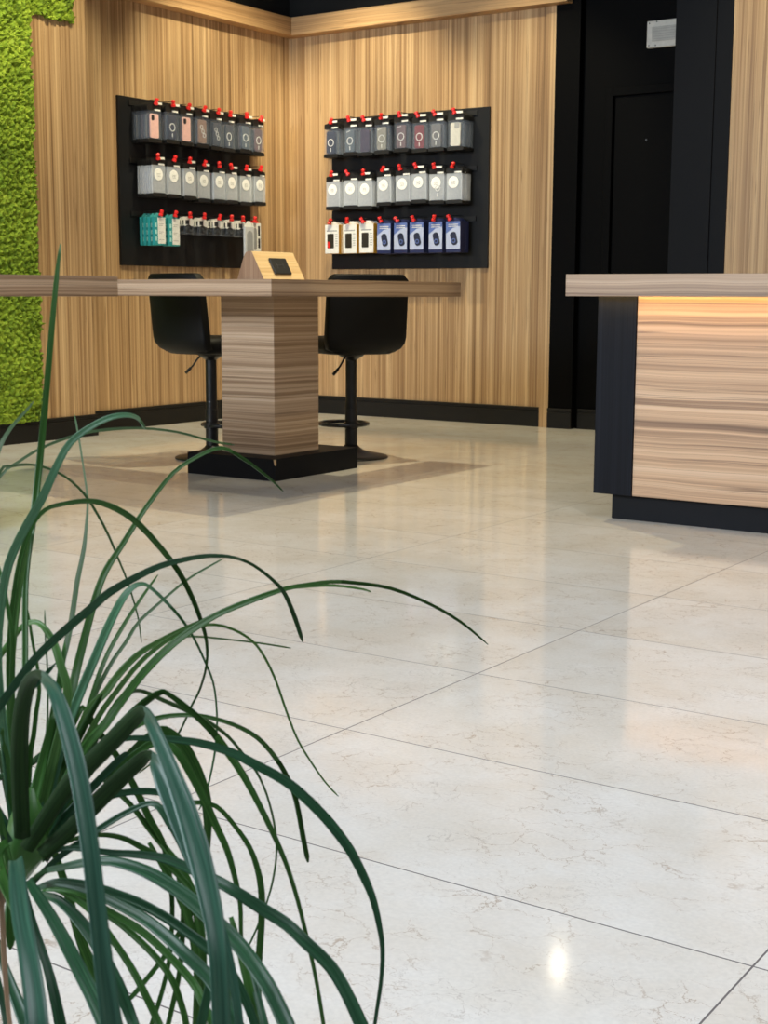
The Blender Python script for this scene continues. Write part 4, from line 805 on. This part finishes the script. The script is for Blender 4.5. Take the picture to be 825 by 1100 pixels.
# ------------------------------------------------------------------ plant
LM = {'green': leaf_mat('green_leaf', srgb(34, 74, 26), srgb(66, 114, 46)), 'teal': leaf_mat('blue_green_leaf', srgb(22, 58, 36), srgb(46, 92, 60)),
      'young': leaf_mat('young_leaf', srgb(58, 102, 46), srgb(94, 136, 72)), 'thin': leaf_mat('thin_leaf', srgb(58, 88, 52), srgb(86, 116, 76)),
      'dry': leaf_mat('dry_leaf', srgb(150, 122, 96), srgb(182, 152, 122), .7), 'fold': leaf_mat('broad_leaf', srgb(18, 48, 28), srgb(42, 80, 52))}
LM['pale'] = leaf_mat('pale_leaf', srgb(52, 98, 68), srgb(92, 140, 104))
LM['fold'] = leaf_mat('broad_leaf_top', srgb(32, 70, 54), srgb(60, 104, 84), .4, .42)
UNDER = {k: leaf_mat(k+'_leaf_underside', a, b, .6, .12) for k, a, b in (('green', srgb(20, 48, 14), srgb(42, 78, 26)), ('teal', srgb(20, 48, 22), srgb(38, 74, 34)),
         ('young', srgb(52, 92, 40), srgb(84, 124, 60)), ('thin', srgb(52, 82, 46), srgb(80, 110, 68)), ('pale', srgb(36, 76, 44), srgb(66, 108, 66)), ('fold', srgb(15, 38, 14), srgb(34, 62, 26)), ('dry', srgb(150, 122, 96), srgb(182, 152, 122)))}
PB = Vector((-.7450, .6380, 0))
plant = empty('potted_plant', PB); tag(plant, 'potted plant with long arching strap-like green leaves in the near left corner', 'plant')
def cr(p0, p1, p2, p3, t):
    return .5*((2*p1)+(-p0+p2)*t+(2*p0-5*p1+4*p2-p3)*t*t+(-p0+3*p1-3*p2+p3)*t*t*t)
EYE = Vector((0, 0, 1.0))
def make_leaf(kind, tw, pts):
    P = [Vector(p[:3]) for p in pts]; Wd = [p[3] for p in pts]; n = len(P)
    S = []; WW = []
    for i in range(n-1):
        k = max(3, min(10, int((P[i+1]-P[i]).length/.012)))
        for j in range(k):
            t = j/k
            S.append(cr(P[max(i-1, 0)], P[i], P[i+1], P[min(i+2, n-1)], t))
            WW.append(Wd[i]*(1-t)+Wd[i+1]*t)
    S.append(P[-1]); WW.append(Wd[-1]*.4)
    # width direction: across the blade, with a slow twist
    rnd = random.Random(len(pts)*31+int(pts[0][0]*1e4))
    ph = rnd.uniform(-.35, .35)+math.radians(tw)
    across = []; prev = None
    for i, p in enumerate(S):
        t = (S[min(i+1, len(S)-1)]-S[max(i-1, 0)]).normalized()
        if prev is None: a = t.cross((p-EYE).normalized())
        else:
            a0 = t.cross((p-EYE).normalized())
            if a0.dot(prev) < 0: a0 = -a0
            a = (prev-t*prev.dot(t)).normalized()*.55+a0.normalized()*.45
        a.normalize(); prev = a.copy(); across.append((a, t))
    m = MB(); prof = [(-.5, .10), (-.27, .015), (0, -.07), (.27, .015), (.5, .10)]
    th = .0007; ln = 0; uv = []
    N = len(S)
    for side in (0, 1):
        for i, (p, w, (a, t)) in enumerate(zip(S, WW, across)):
            ang = ph*math.sin(i/N*PI*1.5)
            nrm = a.cross(t).normalized(); aa = a*math.cos(ang)+nrm*math.sin(ang); nn = aa.cross(t).normalized()
            if nn.z < 0: nn = -nn
            w2 = w/max(.75, math.cos(ang))
            for (c, d) in prof:
                m.v.append(tuple(p+aa*(c*w2)+nn*(d*w2)-nn*(th*side)-PB)); uv.append((c, i*.05))
    k = len(prof); off = N*k
    for i in range(N-1):
        for c in range(k-1):
            q = i*k+c; m.f.append((q, q+1, q+k+1, q+k)); m.f.append((off+q, off+q+k, off+q+k+1, off+q+1))
        for c in (0, k-1):
            q = i*k+c; m.f.append((q, q+k, off+q+k, off+q))
    for i in (0, N-1):
        for c in range(k-1): q = i*k+c; m.f.append((q, q+1, off+q+1, off+q))
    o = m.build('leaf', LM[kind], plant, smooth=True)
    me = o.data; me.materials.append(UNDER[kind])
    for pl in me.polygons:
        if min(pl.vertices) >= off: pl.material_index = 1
    ul = me.uv_layers.new(name='UVMap')
    for lp in me.loops: ul.data[lp.index].uv = uv[lp.vertex_index]
    if kind == 'dry': o['label'] = 'dry brown leaf'
    return o
for kind, tw, pts in LEAVES: make_leaf(kind, tw, pts)
trunk = MB(); trunk.tube([(-.060, -.03, .36), (-.056, -.028, .44), (-.046, -.022, .51), (-.032, -.014, .56), (-.014, -.004, .595), (-.004, .004, .612)], [.018, .015, .012, .011, .011, .012], 14)
core = MB(); core.tube([(-.010, 0, .594), (-.002, .004, .612), (0, .006, .632), (-.002, .007, .655)], [.011, .016, .014, .005], 12); core.build('leaf_base', LM['green'], plant, smooth=True)
trunk.build('trunk', plain('grey_brown_bark', srgb(128, 106, 88), .85, mottled=.3, scale=60, bump=.5), plant, smooth=True)
pot = MB(); pot.lathe([(.11, 0), (.12, .01), (.145, .30), (.150, .37), (.150, .385), (.138, .385), (.134, .36), (.130, .35)], c=(-.06, -.03, 0), seg=48); pot.build('pot', plain('white_glazed_pot', srgb(225, 222, 215), .35), plant, smooth=False, bevel=.001)
soil = MB(); soil.lathe([(.129, .349), (.12, .356), (.07, .362), (.02, .364)], c=(-.06, -.03, 0), seg=36); soil.build('soil', plain('dark_potting_soil', srgb(62, 48, 38), .95, mottled=.4, scale=120, bump=.6), plant, smooth=True)

# ------------------------------------------------------------------ lights
def aim(o, target):
    o.rotation_euler = (Vector(target)-o.location).to_track_quat('-Z', 'Y').to_euler()
def area(name, loc, target, sx, sy, power, col, spread=180):
    l = bpy.data.lights.new(name, 'AREA'); l.shape = 'RECTANGLE'; l.size = sx; l.size_y = sy; l.energy = power; l.color = col; l.spread = math.radians(spread)
    o = bpy.data.objects.new(name, l); C.objects.link(o); o.location = loc; aim(o, target); return o
def spot(name, loc, target, power, col, ang=60, blend=.6, rad=.04):
    l = bpy.data.lights.new(name, 'SPOT'); l.energy = power; l.color = col; l.spot_size = math.radians(ang); l.spot_blend = blend; l.shadow_soft_size = rad
    o = bpy.data.objects.new(name, l); C.objects.link(o); o.location = loc; aim(o, target); return o
WARM = (1, .885, .575); COOL = (.80, .90, 1.0); NEUT = (1, .92, .74)
area('shopfront_daylight', (-5.5, -3.4, 2.9), (-5.0, 5, 1.1), 3.6, 1.5, 600, COOL)
area('entrance_ceiling_panel', (-.3, 2.0, 3.9), (-.3, 2.0, 0), 2.6, 2.6, 124, (.86, .91, 1.0))
# wall washers in the corner, then added fill spots for stand and table
spot('wall_spot', (-6.0, 8.0, 3.85), (-7.55, 8.7, 1.9), 210, WARM, 70, .7)
spot('wall_spot', (-6.2, 6.4, 3.85), (-7.45, 6.9, 1.6), 150, WARM, 70, .7)
spot('wall_spot', (-6.4, 8.1, 3.85), (-6.75, 9.58, 1.8), 210, WARM, 70, .7)
spot('wall_spot', (-5.1, 8.0, 3.85), (-5.3, 9.58, 1.6), 150, WARM, 66, .7)
spot('wall_spot', (-6.1, 5.2, 3.85), (-7.36, 5.9, 1.8), 120, WARM, 70, .7)
spot('wall_spot', (-2.7, 7.4, 3.85), (-2.9, 9.02, 1.9), 120, WARM, 70, .7)
spot('stand_fill_spot', (-3.4, 6.6, 3.85), (-4.95, 6.2, 1.1), 120, WARM, 22, .6)  # added fill lamp, brightens the sloped panel of the stand
spot('table_fill_spot', (-2.3, 6.5, 3.85), (-4.87, 6.4, .75), 130, WARM, 26, .6)  # narrow fill lamp added to warm the right-hand face of the pedestal
# downlights over the tables and in front of the counter
spot('downlight', (-4.95, 7.1, 3.9), (-4.95, 6.6, 0), 290, WARM, 95, .5, .025)
spot('downlight', (-4.6, 5.45, 3.9), (-3.9, 5.2, 0), 95, WARM, 100, .6, .03)
spot('downlight', (-1.6, 4.4, 3.9), (-1.8, 5.2, 0), 65, NEUT, 90, .6)

w = bpy.data.worlds.new('world'); scene.world = w; w.use_nodes = True
bg = w.node_tree.nodes['Background']; bg.inputs[0].default_value = (.75, .85, 1, 1); bg.inputs[1].default_value = .25

# ------------------------------------------------------------------ camera
cam = bpy.data.cameras.new('camera'); co = bpy.data.objects.new('camera', cam); C.objects.link(co)
cam.sensor_fit = 'VERTICAL'; cam.sensor_height = 24; cam.sensor_width = 18; cam.lens = 24*1521.0/1100
cam.clip_start = .05; cam.clip_end = 100
fwv = Vector((-.559473, .814683, -.152234)); upv = Vector((-.0893, .1229, .9884))
ya, th, ro = math.radians(34.478), math.radians(8.7565), math.radians(.2231)
R = Matrix.Rotation(ya, 4, 'Z') @ Matrix.Rotation(PI/2-th, 4, 'X') @ Matrix.Rotation(-ro if False else ro, 4, 'Z')
co.matrix_world = Matrix.Translation((0, 0, 1.0)) @ R
cam.dof.use_dof = True; cam.dof.focus_distance = 2.6; cam.dof.aperture_fstop = 18
scene.camera = co
vs = scene.view_settings; vs.view_transform = 'Standard'; vs.look = 'None'; vs.gamma = 1; vs.use_curve_mapping = False; vs.exposure = 0.0
scene.cycles.transparent_max_bounces = 24
